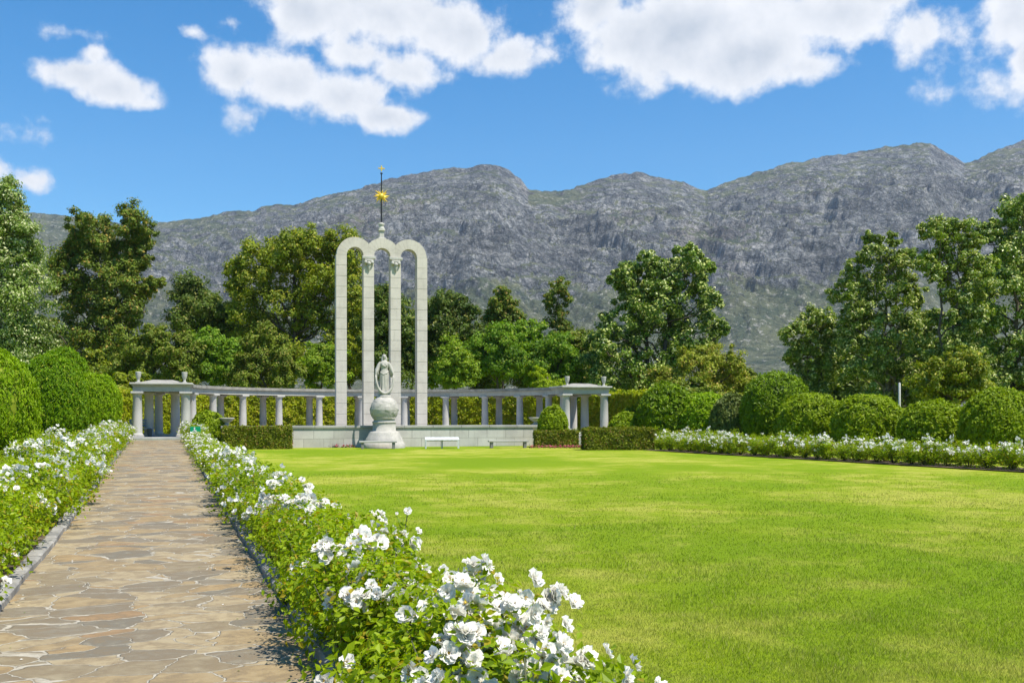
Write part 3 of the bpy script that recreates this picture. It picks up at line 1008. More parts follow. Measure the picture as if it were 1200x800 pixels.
def hedge_box(label, name, corners, z0, z1, mat, dens=700, leaf=.06, seed=1, group=None, rough=.055, fog=None):
    """clipped hedge whose plan is a polyline of (x,y,halfwidth)"""
    rg = np.random.default_rng(seed)
    pts = np.array([(c[0], c[1]) for c in corners], float); hw = np.array([c[2] for c in corners], float)
    ctr = pts.mean(0)
    root = thing(name, label, 'hedge', (ctr[0], ctr[1], z0), 0, group)
    pts = pts - ctr; H = z1 - z0
    seg = np.diff(pts, axis=0); sl = np.linalg.norm(seg, axis=1); cum = np.concatenate([[0], np.cumsum(sl)]); Ltot = cum[-1]
    def at(d):
        i = np.clip(np.searchsorted(cum, d, 'right') - 1, 0, len(sl) - 1); f = (d - cum[i]) / sl[i]
        p = pts[i] + seg[i] * f[:, None]; w = hw[i] + (hw[i + 1] - hw[i]) * f
        # smooth normals on curved hedges
        tn = seg[i] / sl[i][:, None]
        return p, np.stack([-tn[:, 1], tn[:, 0]], 1), w
    W = hw.mean()
    nt_ = int(Ltot * 2 * W * dens); ns = int(Ltot * H * dens); ne = int(2 * W * H * dens)
    out = []; nor = []
    d = rg.uniform(0, Ltot, nt_); p, n_, w = at(d); u = rg.uniform(-1, 1, nt_)
    edge = 1 - .06 * np.abs(u) ** 6
    bmp = rough * 2 * perlin(d * 2.1 + seed, u * 2)
    out.append(np.column_stack([p + n_ * (u * w)[:, None], H * edge + bmp])); nor.append(np.tile([0, 0, 1.], (nt_, 1)))
    for sg in (-1, 1):
        d = rg.uniform(0, Ltot, ns); p, n_, w = at(d); z = rg.uniform(0, H, ns)
        off = w + rough * 2 * perlin(d * 2.1 + seed, z * 2.5 + sg) - .05 * (z / H) ** 8
        out.append(np.column_stack([p + n_ * (sg * off)[:, None], z])); nor.append(np.column_stack([n_ * sg, np.full(ns, .15)]))
    for e, sg in ((0., -1), (Ltot, 1)):
        d = np.full(ne, e); p, n_, w = at(d); u = rg.uniform(-1, 1, ne); z = rg.uniform(0, H, ne)
        tn = np.column_stack([n_[:, 1], -n_[:, 0]])
        out.append(np.column_stack([p + n_ * (u * w)[:, None], z])); nor.append(np.column_stack([tn * sg, np.full(ne, .1)]))
    P = np.concatenate(out); N = np.concatenate(nor)
    P += rg.normal(size=P.shape) * leaf * .35
    N = N + rg.normal(size=N.shape) * .6
    V, F = leaf_quads(P, N, leaf * rg.uniform(.6, 1.4, len(P)), .6, rg=rg)
    # dense inside
    m_ = max(2, int(Ltot / .8)); dd = np.linspace(.06, Ltot - .06, m_ + 1); p, n_, w = at(dd)
    cv = []
    for j in range(m_ + 1):
        a = p[j] - n_[j] * (w[j] - .06); b = p[j] + n_[j] * (w[j] - .06)
        cv += [(a[0], a[1], 0.01), (b[0], b[1], 0.01), (b[0], b[1], H - .07), (a[0], a[1], H - .07)]
    cf = []
    for j in range(m_):
        for k in range(4):
            k2 = (k + 1) % 4; cf.append((j * 4 + k, j * 4 + 4 + k, j * 4 + 4 + k2, j * 4 + k2))
    cf += [(0, 1, 2, 3), (m_ * 4 + 3, m_ * 4 + 2, m_ * 4 + 1, m_ * 4)]
    V = np.concatenate([V, np.array(cv)]); F = np.concatenate([F, np.array(cf) + len(P) * 4])
    link('foliage', np_mesh('foliage', V, F, mat), root)
    return root


# ------------------------------------------------------------------ the monument
FLOOR = .55
mrot = MYAW
# terrace floor (one slab: rectangle in front, half disc behind)
mb = MB()
ring = [(-8.2, -.55)] + [(13.2 * cos(a), 13.2 * sin(a)) for a in np.linspace(pi, 0, 40)] + [(8.2, -.55)]
n_ = len(ring)
mb.add([(x, y, FLOOR) for x, y in ring] + [(x, y, -.1) for x, y in ring], [tuple(range(n_))] + [(i, (i + 1) % n_, n_ + (i + 1) % n_, n_ + i) for i in range(n_)])
o = mb.build('terrace', M['step']); o.location = (*MO, 0); o.rotation_euler = (0, 0, mrot); tag(o, kind='structure')

# parapet wall
w0 = thing('terrace_wall', 'low pale block wall running behind the statue at the back of the lawn', 'wall', (*mon(0, -.75), 0), mrot)
MB().box((0, 0, .48), (16.2, .34, .96)).build('wall', M['wall'], w0)
cm = MB()
for i in range(11):
    cm.box((-8.15 + (i + .5) * 16.3 / 11, 0, 1.025), (16.3 / 11 - .01, .46, .125), bev=.012)
cm.build('coping', M['coping'], w0)


def bowl(label, s, t, z):
    r = thing('stone_bowl', label, 'bowl', (*mon(s, t), z), mrot, 'stone bowls on the wall ends')
    MB().lathe([(.14, 0), (.16, .03), (.09, .08), (.10, .12), (.24, .22), (.34, .31), (.36, .37), (.33, .37), (.28, .30), (.05, .27)], n=28).build('bowl', M['statue'], r)
    MB().box((0, 0, -.0), (.34, .34, .05), bev=.01).build('plinth', M['coping'], r)


# bowls stand on plinths beside the wall ends
bowl('shallow stone bowl by the left wall end, beside the round bush', -7.86, -.75, 1.115)
bowl('shallow stone bowl at the right wall end, beside the round bush', 7.75, -.75, 1.115)


def column_mesh(h, r, name):
    mb = MB()
    mb.box((0, 0, .05), (r * 2.5, r * 2.5, .10), bev=.01)
    mb.lathe([(r * 1.18, .10), (r * 1.2, .13), (r * 1.12, .17), (r * 1.02, .19), (r, .24), (r * .985, h * .4), (r * .88, h - .20), (r * .90, h - .19), (r * .90, h - .17),
              (r * .92, h - .165), (r * 1.05, h - .12), (r * 1.14, h - .09)], n=28)
    mb.box((0, 0, h - .045), (r * 2.5, r * 2.5, .09), bev=.008)
    import bmesh
    me = mb.mesh(name, M['grey_stone'])
    bm = bmesh.new(); bm.from_mesh(me); bmesh.ops.recalc_face_normals(bm, faces=bm.faces); bm.to_mesh(me); bm.free()
    return me


BZ0, BZ1, CZ1 = 2.73, 2.99, 3.17
cmesh = column_mesh(BZ0 - FLOOR, .205, 'column')
pmesh = column_mesh(BZ0 - FLOOR, .225, 'column')

col = thing('colonnade', 'curved stone colonnade with two rows of columns under a flat weathered beam', 'colonnade', (*MO, 0), mrot)
RI, RO = 9.9, 11.6
for Rr in (RI, RO):
    for k in range(1, 12):
        a = R(15 * k)
        o = link('column', cmesh, col); o.location = (Rr * cos(a), Rr * sin(a), FLOOR); o.rotation_euler = (0, 0, a)
mb = MB()
AA = R(7.5)
mb.arcbeam(RI - .20, RI + .20, BZ0, BZ1, AA, pi - AA, 60); mb.arcbeam(RO - .20, RO + .20, BZ0, BZ1, AA, pi - AA, 60)
mb.build('beam', M['stone'], col)
rb_ = MB(); rb_.arcbeam(RI - .31, RO + .31, BZ1 + .003, CZ1 - .03, AA * .9, pi - AA * .9, 60)
rb_.build('cornice', M['roof'], col)
for k in range(1, 36):
    a = R(5 * k)
    if a < AA + .03 or a > pi - AA - .03: continue
    o = MB().box((0, 0, 0), (RO - RI - .42, .14, .16)).build('cross_beam', M['stone'], col)
    o.location = ((RI + RO) * .5 * cos(a), (RI + RO) * .5 * sin(a), BZ1 - .09); o.rotation_euler = (0, 0, a)



def pavilion(label, s):
    c = mon(s, 0)
    p = thing('pavilion', label, 'pavilion', (c[0], c[1], 0), mrot, 'end pavilions of the colonnade')
    hx = 1.09
    sg = 1 if s > 0 else -1
    for x, y in ((-hx, -.55), (hx, -.55), (-hx * .62, 1.0), (hx * .5, 1.0)):
        o = link('column', pmesh, p); o.location = (x, y, FLOOR)
    MB().box((0, -.55, (BZ0 + BZ1) / 2), (2.56, .40, BZ1 - BZ0)).box((0, 1.0, (BZ0 + BZ1) / 2), (2.56, .40, BZ1 - BZ0)) \
        .box((-1.07, .225, (BZ0 + BZ1) / 2), (.40, 1.14, BZ1 - BZ0 - .004)).box((1.07, .225, (BZ0 + BZ1) / 2), (.40, 1.14, BZ1 - BZ0 - .004)).build('beam', M['stone'], p)
    MB().box((0, .22, BZ1 + .035), (2.66, 2.1, .07), bev=.01).box((0, .22, BZ1 + .115), (2.84, 2.3, .085), bev=.015).build('cornice', M['stone'], p)
    rt = MB()
    z0 = BZ1 + .15
    vs = [(-1.1, -.75, z0), (1.1, -.75, z0), (1.1, 1.2, z0), (-1.1, 1.2, z0), (-.45, .1, z0 + .17), (.45, .1, z0 + .17), (.45, .4, z0 + .17), (-.45, .4, z0 + .17)]
    rt.add(vs, [(0, 1, 5, 4), (1, 2, 6, 5), (2, 3, 7, 6), (3, 0, 4, 7), (4, 5, 6, 7), (3, 2, 1, 0)])
    rt.build('roof', M['roof'], p)
    um = MB().lathe([(.085, 0), (.085, .04), (.055, .07), (.06, .15), (.095, .22), (.12, .32), (.13, .47), (.135, .50), (.11, .505)], n=20).box((0, 0, -.0), (.25, .25, .05))
    for x in (-1.04, 1.04):
        u = um.build('finial', M['stone'], p) if x < 0 else link('finial', u.data, p)
        u.location = (x, -.62, BZ1 + .17)
    MB().box((0, .2, FLOOR - .28), (3.5, 2.5, .57), bev=.02).box((0, -1.25, FLOOR - .37), (3.5, .38, .34), bev=.015).build('floor', M['step'], p)
    return p


pavilion('square stone pavilion with two finials where the paved path ends, left end of the colonnade', -RAD)
pavilion('square stone pavilion with two finials behind the right box hedge, right end of the colonnade', RAD - .25)

# blue-grey bench inside the left pavilion
bp = mon(-RAD - .95, .35)
bn = thing('bench', 'blue grey slatted bench half hidden inside the left pavilion', 'bench', (bp[0], bp[1], FLOOR), mrot + R(35))
mb = MB()
for i in range(4): mb.box((0, -.2 + i * .13, .42), (1.0, .11, .03))
mb.build('seat', M['blue_paint'], bn)
mb = MB()
for i in range(3): mb.box((0, .28, .55 + i * .13), (1.0, .03, .10))
mb.build('backrest', M['blue_paint'], bn)
for x in (-.42, .42): MB().box((x, .0, .2), (.05, .48, .40)).box((x, .31, .42), (.05, .03, .84)).build('leg', M['blue_paint'], bn)

# triple arch
AT = 1.77
arch = thing('triple_arch_monument', 'tall pale stone monument of three narrow arches topped by a gilded sun', 'monument', (*mon(0, AT), FLOOR), mrot)
PW, OW, PD = .55, .87, .60
pit = PW + OW
SPR = 9.95 - FLOOR       # springing height above the floor
for i in range(4):
    x = (i - 1.5) * pit
    mb = MB(); z = 0.0; bh = .56; k = 0
    nb = int(round(SPR / bh)); bh = SPR / nb
    mb.box((x, 0, SPR / 2), (PW - .022, PD - .022, SPR))
    for k in range(nb):
        # alternate courses: one stone, or a stone with an upright joint on the side
        mb.box((x, 0, (k + .5) * bh), (PW, PD, bh - .022), bev=.006)
    o = mb.build('pillar', M['stone_block'], arch)
# arches: voussoirs
RIa, ROa = OW / 2, OW / 2 + PW * .93
for i in range(3):
    cx = (i - 1) * pit
    mb = MB(); nv = 11
    a_lo, a_hi = 0.0, pi
    for v in range(nv):
        g0 = .012
        a0 = pi * v / nv + g0 / 2; a1 = pi * (v + 1) / nv - g0 / 2
        for grow, (rr0, rr1, dd, e) in enumerate(((RIa, ROa, PD, 0.0), (RIa + .012, ROa - .012, PD - .024, .02))):
            vs = []; fs = []
            m_ = 3
            for q in range(m_ + 1):
                a = (a0 - e) + (a1 - a0 + 2 * e) * q / m_
                ro = rr1
                # stop at the valley with the neighbouring arch
                lim = pit / 2 - .002
                xo = ro * cos(a)
                if (i > 0 and xo < -lim) or (i < 2 and xo > lim):
                    ro = min(ro, lim / max(abs(cos(a)), 1e-6))
                ro = max(ro, rr0 + .02)
                for r_, y_ in ((rr0, -dd / 2), (ro, -dd / 2), (ro, dd / 2), (rr0, dd / 2)):
                    vs.append((cx + r_ * cos(a), y_, SPR + r_ * sin(a)))
            for q in range(m_):
                for k in range(4):
                    k2 = (k + 1) % 4
                    fs.append((q * 4 + k, q * 4 + 4 + k, q * 4 + 4 + k2, q * 4 + k2))
            fs += [(0, 1, 2, 3), (m_ * 4 + 3, m_ * 4 + 2, m_ * 4 + 1, m_ * 4)]
            mb.add(vs, fs)
    mb.build('arch', M['stone_block'], arch)
# carved brackets on the two inner pillars
for i in (1, 2):
    x = (i - 1.5) * pit
    mb = MB()
    mb.box((x, -PD / 2 - .03, SPR - .10), (PW + .16, .12, .16), bev=.03)
    mb.box((x, -PD / 2 - .05, SPR - .25), (PW * .86, .12, .12), bev=.03)
    mb.sphere((x - .17, -PD / 2 - .07, SPR - .36), .095, 12, 8).sphere((x + .17, -PD / 2 - .07, SPR - .36), .095, 12, 8).sphere((x, -PD / 2 - .09, SPR - .42), .11, 12, 8)
    mb.lathe([(.01, -.84), (.05, -.76), (.09, -.62), (.10, -.5), (.05, -.42)], (x, -PD / 2 - .04, SPR), 12)
    mb.build('bracket', M['stone'], arch)
# finial
TOPZ = SPR + ROa
fm = MB().box((0, 0, TOPZ + .01), (.40, .44, .10), bev=.02).box((0, 0, TOPZ + .24), (.27, .27, .38), bev=.02, taper=.85).box((0, 0, TOPZ + .46), (.36, .36, .08), bev=.02) \
    .lathe([(.17, .50), (.18, .56), (.13, .62), (.12, .70), (.17, .76), (.16, .82), (.05, .88)], (0, 0, TOPZ), 20)
fm.build('finial_base', M['stone'], arch)
k_ = mon(0, AT)[1] / FPX
zrod0 = TOPZ + .85
zsun = EYE + (HOR - 230) * k_ - FLOOR; zrod1 = EYE + (HOR - 204) * k_ - FLOOR; zstar = EYE + (HOR - 197.5) * k_ - FLOOR
MB().lathe([(.045, zrod0), (.038, (zrod0 + zrod1) / 2), (.028, zrod1)], n=10).lathe([(.05, zrod1), (.075, zrod1 + .03), (.05, zrod1 + .07)], n=10).build('rod', M['iron'], arch)
sm_ = MB().sphere((0, 0, zsun), (.15, .12, .15), 18, 12)
for i in range(16):
    a = 2 * pi * i / 16 + .1; ln = .46 if i % 2 == 0 else .37
    d = np.array([cos(a), 0, sin(a)]); q = np.array([-sin(a), 0, cos(a)])
    b = np.array([0, 0, zsun]); w = .055
    c0 = b + d * .13; tip = b + d * ln; midp = b + d * (.13 + (ln - .13) * .55) + q * (.02 if i % 2 else -.02)
    vs = [c0 + q * w, c0 - q * w, c0 + np.array([0, -.04, 0]), c0 + np.array([0, .04, 0]), tip,
          midp + q * w * .6, midp - q * w * .6, midp + np.array([0, -.03, 0]), midp + np.array([0, .03, 0])]
    sm_.add(vs, [(0, 2, 7, 5), (2, 1, 6, 7), (1, 3, 8, 6), (3, 0, 5, 8), (5, 7, 4), (7, 6, 4), (6, 8, 4), (8, 5, 4), (0, 3, 1, 2)])
sm_.build('gilded_sun', M['gold'], arch)
st = MB().box((0, 0, zstar), (.28, .05, .065), bev=.01).box((0, 0, zstar + .0), (.065, .052, .30), bev=.01)
for q in (-1, 1):
    st.add([(q * .13, -.03, zstar + .0), (q * .17, -.03, zstar + .05), (q * .17, -.03, zstar - .05), (q * .13, .03, zstar), (q * .17, .03, zstar + .05), (q * .17, .03, zstar - .05)],
           [(0, 1, 2), (3, 5, 4), (0, 3, 4, 1), (1, 4, 5, 2), (2, 5, 3, 0)])
st.build('gilded_cross', M['gold'], arch)

# statue -----------------------------------------------------------------------
spt = mon(-.42, -1.95)
sy = spt[1]; ks = sy / FPX
stat = thing('statue', 'stone statue of a robed woman standing on a large globe before the arches', 'statue', (spt[0], spt[1], 0), mrot)
def zpx(y): return EYE + (HOR - y) * ks
# pedestal tiers
rp = lambda w: w / 2 * ks
MB().lathe([(rp(49), 0), (rp(49), zpx(519.5)), (rp(47), zpx(519)), (rp(44), zpx(516)), (rp(42), zpx(513)), (rp(40), zpx(512)), (rp(36), zpx(507)), (rp(34), zpx(505.5)),
            (rp(27), zpx(504.6)), (rp(27), zpx(496))], n=48).build('plinth', M['statue'], stat)
MB().lathe([(rp(26.5), zpx(495.9)), (rp(28), zpx(495.5)), (rp(28), zpx(494)), (rp(25), zpx(493)), (rp(24), zpx(491)), (rp(29), zpx(489)), (rp(20), zpx(487.5))], n=48).build('collar', M['statue'], stat)
gr_ = 16.3 * ks; gc = zpx(480)


def make_globe():
    n, m = 120, 60
    th = np.linspace(0, 2 * pi, n, endpoint=False); ph = np.linspace(-pi / 2, pi / 2, m)
    TH, PH = np.meshgrid(th, ph)
    d = np.stack([np.cos(PH) * np.cos(TH), np.cos(PH) * np.sin(TH), np.sin(PH)], -1)
    u = fbm(d[..., 0] * 1.6 + 3.1, d[..., 2] * 1.9 + d[..., 1] * .9 + 1.7, 4)
    land = sm((u - .02) / .05)
    r = gr_ * (1 + .03 * land)
    r = r * (1 + .012 * (np.abs(PH) < .05))
    V = d * r[..., None] + np.array([0, 0, gc])
    ii = np.arange(n * m).reshape(m, n)
    F = np.stack([ii[:-1], np.roll(ii[:-1], -1, 1), np.roll(ii[1:], -1, 1), ii[1:]], -1).reshape(-1, 4)
    return np_mesh('globe', V.reshape(-1, 3), F, M['statue'], True)


link('globe', make_globe(), stat)
fz = gc + gr_ - .03     # feet level
fig_h = zpx(415.5) - fz
MB().lathe([(.34, fz - .06), (.34, fz + .04), (.28, fz + .09)], n=24).build('base', M['statue'], stat)


def figure():
    H = fig_h - .08
    k = H / 1.75
    mb = MB()
    z0 = fz + .07
    # robe: closed loft with folds
    secs = [(0, .20, .17), (.06, .215, .18), (.3, .20, .16), (.6, .185, .15), (.82, .185, .145), (.98, .175, .135), (1.08, .14, .115), (1.14, .135, .11), (1.25, .165, .125), (1.36, .185, .13), (1.43, .175, .105), (1.48, .10, .08), (1.52, .055, .055), (1.58, .05, .05)]
    n = 48; vs = []; fs = []
    for z, a, b in secs:
        fold = max(0, 1 - z / 1.1) * .022
        for i in range(n):
            t = 2 * pi * i / n
            w = 1 + (fold * (sin(t * 9 + z * 2) + .6 * sin(t * 14 - z * 3))) / .18
            vs.append((a * 1.12 * cos(t) * w * k, b * 1.1 * sin(t) * w * k, z0 + z * k))
    for j in range(len(secs) - 1):
        for i in range(n):
            q = (i + 1) % n; fs.append((j * n + i, j * n + q, (j + 1) * n + q, (j + 1) * n + i))
    fs += [tuple(range(n - 1, -1, -1)), tuple(range((len(secs) - 1) * n, len(secs) * n))]
    mb.add(vs, fs)
    P = lambda x, y, z: (x * k, y * k, z0 + z * k)
    mb.sphere(P(0, -.01, 1.665), (.078 * k, .095 * k, .112 * k), 20, 14)          # head
    mb.sphere(P(0, -.10, 1.65), (.014 * k, .024 * k, .028 * k), 8, 6)            # nose
    mb.sphere(P(0, -.082, 1.60), (.04 * k, .02 * k, .016 * k), 8, 6)
    mb.sphere(P(0, .035, 1.66), (.10 * k, .09 * k, .125 * k), 20, 12)             # hair mass
    mb.sphere(P(-.085, .02, 1.54), (.05 * k, .07 * k, .14 * k), 12, 8).sphere(P(.085, .02, 1.54), (.05 * k, .07 * k, .14 * k), 12, 8)
    for s in (-1, 1):                                                            # arms: upper arm, sleeve, forearm, hand
        mb.tube([P(s * .15, 0, 1.42), P(s * .235, -.01, 1.30), P(s * .30, -.03, 1.13), P(s * .345, -.07, 1.02), P(s * .375, -.11, .92)], [.075 * k, .078 * k, .085 * k, .07 * k, .042 * k], 12)
        mb.tube([P(s * .25, 0, 1.24), P(s * .31, 0, 1.10), P(s * .33, .02, .92), P(s * .31, .03, .78)], [.07 * k, .105 * k, .095 * k, .04 * k], 12)
        mb.sphere(P(s * .38, -.125, .875), (.036 * k, .03 * k, .06 * k), 10, 8)
        mb.sphere(P(s * .07, -.115, 1.30), (.055 * k, .045 * k, .06 * k), 12, 8)
        mb.tube([P(s * .08, -.12, .06), P(s * .09, -.2, .015)], [.045 * k, .03 * k], 10)
    # mantle folds across the waist and chest
    mb.tube([P(-.17, -.06, .98), P(-.06, -.14, .90), P(.08, -.14, .95), P(.17, -.05, 1.06)], [.03 * k, .035 * k, .03 * k, .025 * k], 8)
    mb.tube([P(-.16, -.05, 1.40), P(-.05, -.13, 1.27), P(.03, -.14, 1.24), P(.15, -.06, 1.38)], [.025 * k, .03 * k, .03 * k, .02 * k], 8)
    me = mb.mesh('tmp', M['statue'])
    import bmesh
    bm = bmesh.new(); bm.from_mesh(me); bmesh.ops.recalc_face_normals(bm, faces=bm.faces); bm.to_mesh(me); bm.free()
    ob = bpy.data.objects.new('tmp', me); COL.objects.link(ob)
    md = ob.modifiers.new('r', 'REMESH'); md.mode = 'VOXEL'; md.voxel_size = .011
    s2 = ob.modifiers.new('s', 'SMOOTH'); s2.iterations = 2; s2.factor = .5
    dg = bpy.context.evaluated_depsgraph_get()
    m2 = bpy.data.meshes.new_from_object(ob.evaluated_get(dg)); m2.name = 'figure'
    m2.polygons.foreach_set('use_smooth', [True] * len(m2.polygons))
    bpy.data.objects.remove(ob); bpy.data.meshes.remove(me)
    if not m2.materials: m2.materials.append(M['statue'])
    link('figure', m2, stat)
    # the broken chain hanging in a bow from her hands
    ch = MB()
    pts = []; rad = []
    for i in range(17):
        t = i / 16; x = .38 * cos(pi * t)
        z = .86 - .80 * sin(pi * t)
        pts.append(P(x * (1.02 + .04 * sin(pi * t)), -.13 - .09 * sin(pi * t), z)); rad.append((.038 + .028 * sin(pi * t)) * k)
    ch.tube(pts, rad, 10)
    ch.build('chain', M['statue'], stat)


figure()


# benches, display stand -------------------------------------------------------
def stone_bench(label, x0, x1, Y):
    xa, xb = (x0 - 600) / FPX * Y, (x1 - 600) / FPX * Y
    w = xb - xa
    b = thing('stone_bench', label, 'bench', ((xa + xb) / 2, Y, 0), MYAW * .5, 'stone benches along the low wall')
    MB().box((0, 0, .335), (w, .42, .085), bev=.015).build('seat', M['coping'], b)
    for s in (-1, 1):
        MB().box((s * (w / 2 - .16), 0, .147), (.14, .34, .29), bev=.01).build('leg', M['joint'], b)


stone_bench('stone slab bench in front of the statue plinth', 421, 465, 47.6)
stone_bench('stone slab bench by the right box hedge', 572, 619, 48.8)
dp = ((518 - 600) / FPX * 48.2, 48.2, 0)
ds = thing('display_stand', 'white flat topped display stand on thin metal legs before the wall', 'display stand', dp, MYAW * .5)
mb = MB()
mb.add([(-.82, -.25, .40), (.82, -.25, .40), (.82, .25, .50), (-.82, .25, .50), (-.82, -.25, .44), (.82, -.25, .44), (.82, .25, .54), (-.82, .25, .54)],
       [(3, 2, 1, 0), (4, 5, 6, 7), (0, 1, 5, 4), (1, 2, 6, 5), (2, 3, 7, 6), (3, 0, 4, 7)])
mb.build('panel', M['whitemetal'], ds)
for x in (-.79, .79):
    for y, z in ((-.22, .40), (.22, .49)): MB().box((x, y, z / 2), (.05, .05, z)).build('leg', M['whitemetal'], ds)
MB().box((0, .0, .2), (.07, .07, .43)).build('post', M['steel'], ds)
MB().box((0, .22, .36), (1.53, .03, .03)).build('rail', M['steel'], ds)

# wheelchair sign
sY = 41.0; sx, sz = XZ(229, 505, sY)
sg = thing('wheelchair_sign', 'small green square sign with a white wheelchair symbol standing among the roses', 'sign', (sx, sY, float(gz(sx, sY))), 0)
zb = sz - float(gz(sx, sY)); hw_ = .215
MB().box((0, .02, zb / 2), (.04, .03, zb + .2)).build('post', M['steel'], sg)
MB().box((0, -.01, zb), (hw_ * 2, .02, hw_ * 1.75), bev=.004).build('panel', M['green_sign'], sg)
sy_ = MB()
yq = -.026
def flat(poly):
    n = len(poly)
    sy_.add([(x, yq, zb + z) for x, z in poly] + [(x, yq + .008, zb + z) for x, z in poly], [tuple(range(n)), tuple(range(2 * n - 1, n - 1, -1))] + [(i, (i + 1) % n, n + (i + 1) % n, n + i) for i in range(n)])
flat([(-.03 + .033 * cos(a), .125 + .033 * sin(a)) for a in np.linspace(0, 2 * pi, 14, endpoint=False)])
flat([(-.055, .085), (-.015, .085), (-.01, -.01), (-.05, -.01)])
flat([(-.01, .05), (.05, .04), (.05, .018), (-.01, .025)])
flat([(-.045, -.01), (.055, -.01), (.055, .02), (-.045, .02)])
flat([(.035, -.01), (.065, -.005), (.10, -.09), (.13, -.08), (.135, -.105), (.085, -.125)])
for i in range(12):
    a0 = R(110) + R(255) * i / 12; a1 = R(110) + R(255) * (i + 1) / 12
    flat([(-.035 + .075 * cos(a0), -.06 + .075 * sin(a0)), (-.035 + .098 * cos(a0), -.06 + .098 * sin(a0)), (-.035 + .098 * cos(a1), -.06 + .098 * sin(a1)), (-.035 + .075 * cos(a1), -.06 + .075 * sin(a1))])
sy_.build('wheelchair_symbol', M['white_paint'], sg)

# pale pole behind the right-hand shrubs
pY = 52.; pxx, pzz = XZ(1054, 449, pY)
pl = MB().lathe([(.075, -.05), (.07, pzz * .5), (.06, pzz), (.03, pzz + .04)], n=12).build('lamp_pole', M['pole'])
pl.location = (pxx, pY, 0); tag(pl, 'pale slim pole rising behind the clipped round shrubs', 'pole')

# ------------------------------------------------------------------ clipped shrubs and hedges
gl = 'tall clipped conifers along the left rose bed'
dome('bright green clipped conifer cut by the left picture edge, nearest of its row', -12, 27, 52, 414, M['lf_thuja'], 11, 'clipped_conifer', n=26000, leaf=.075, group=gl, sq=2.4, up=1.2, aspect=.3)
dome('bright green clipped conifer second in the row beside the left rose bed', 60, 32.5, 40, 418, M['lf_thuja_deep'], 12, 'clipped_conifer', n=24000, leaf=.08, group=gl, sq=2.4, up=1.2, aspect=.3)
dome('bright green clipped conifer at the far end of the row nearest the pavilion', 110, 40, 30, 439, M['lf_thuja'], 13, 'clipped_conifer', n=22000, leaf=.085, group=gl, sq=2.4, up=1.2, aspect=.3)
dome('tallest bright green clipped conifer rising behind the row beside the left roses', 74, 45, 32, 409, M['lf_thuja_deep'], 14, 'clipped_conifer', n=22000, leaf=.095, group=gl, sq=2.3, up=1.2, aspect=.3)
dome('bright green clipped conifer outside the left row, behind the nearest one', -40, 36, 60, 404, M['lf_thuja'], 15, 'clipped_conifer', n=16000, leaf=.095, group=gl, sq=2.3, up=1.2, aspect=.3)

gd = 'clipped round shrubs behind the right rose bed'
dome('large dark round clipped shrub, tallest and leftmost behind the right rose bed', 909, 46.5, 41, 437, M['lf_dark_dome'], 21, 'clipped_shrub', n=24000, group=gd)
dome('round clipped shrub between the tall dark one and the widest one', 951, 43.5, 41, 462, M['lf_dome'], 22, 'clipped_shrub', n=20000, group=gd)
dome('round clipped shrub in front of the pale pole', 1017, 40.5, 42, 463, M['lf_dome'], 23, 'clipped_shrub', n=20000, group=gd)
dome('low round clipped shrub second from the right picture edge', 1094, 37.5, 39, 470, M['lf_dome'], 24, 'clipped_shrub', n=20000, group=gd)
dome('round clipped shrub at the right picture edge behind the white roses', 1172, 34.5, 44, 457, M['lf_dome'], 25, 'clipped_shrub', n=24000, leaf=.075, group=gd)

gs = 'loose shrubs between the right pavilion and the round shrubs'
dome('bright green bushy shrub right of the right pavilion', 782, 52, 35, 450, M['lf_dark_dome'], 31, 'shrub', n=16000, leaf=.14, group=gs, sq=2.1)
dome('soft light green shrub with a flat top beside the grey one', 826, 51, 33, 461, M['lf_thuja'], 32, 'shrub', n=14000, leaf=.11, group=gs, sq=2.2)
dome('dull grey green shrub left of the large dark round one', 858, 49, 26, 462, M['lf_grey'], 33, 'shrub', n=11000, leaf=.13, group=gs, sq=2.0)
dome('low mounded shrub just right of the right pavilion', 735, 53, 22, 483, M['lf_dome'], 34, 'shrub', n=9000, leaf=.11, group=gs, sq=2.0)
dome('yellow green mounded shrub behind the right box hedge end', 752, 56, 30, 474, M['lf_light'], 35, 'shrub', n=9000, leaf=.13, group=gs, sq=2.0)
gb = 'round bushes beside the ends of the low wall'
dome('round clipped bush beside the left stone bowl', 244, 48.2, 20, 481, M['lf_dome'], 41, 'round_bush', 'bush', n=9000, leaf=.085, group=gb, sq=2.0, base=.15)
dome('round clipped bush beside the right stone bowl', 648, 50.2, 18, 475.5, M['lf_dome'], 42, 'round_bush', 'bush', n=9000, leaf=.085, group=gb, sq=2.1, base=0.)

def at(px, Y): return ((px - 600) / FPX * Y, Y)
def hz_(y, Y): return EYE + (HOR - y) / FPX * Y
gh = 'low clipped box hedges at the back of the lawn'
a, b = at(262, 47.3), at(341, 48.0)
hedge_box('low olive green box hedge left of the pale block wall', 'box_hedge', [(a[0], a[1], .55), (b[0], b[1], .55)], .0, hz_(500.5, 47.2), M['lf_box'], 1000, .085, 51, gh)
a, b = at(684, 46.3), at(764, 46.6)
hedge_box('longer low box hedge in front of the right pavilion', 'box_hedge', [(a[0], a[1], .55), (b[0], b[1], .55)], 0, hz_(502, 46), M['lf_box'], 1000, .085, 52, gh)
a, b = at(627, 49.6), at(676, 49.8)
hedge_box('shorter low box hedge touching the right end of the block wall', 'box_hedge', [(a[0], a[1], .45), (b[0], b[1], .45)], 0, hz_(505, 49.4), M['lf_box'], 1000, .085, 53, gh)
pts = [(*mon(14.4 * cos(a), 14.4 * sin(a)), .5) for a in np.linspace(R(186), R(-8), 34)]
hedge_box('tall yellow green leafy hedge curving behind the colonnade', 'tall_hedge', pts, .3, 2.85, M['lf_hedge'], 330, .15, 54, None, .14)

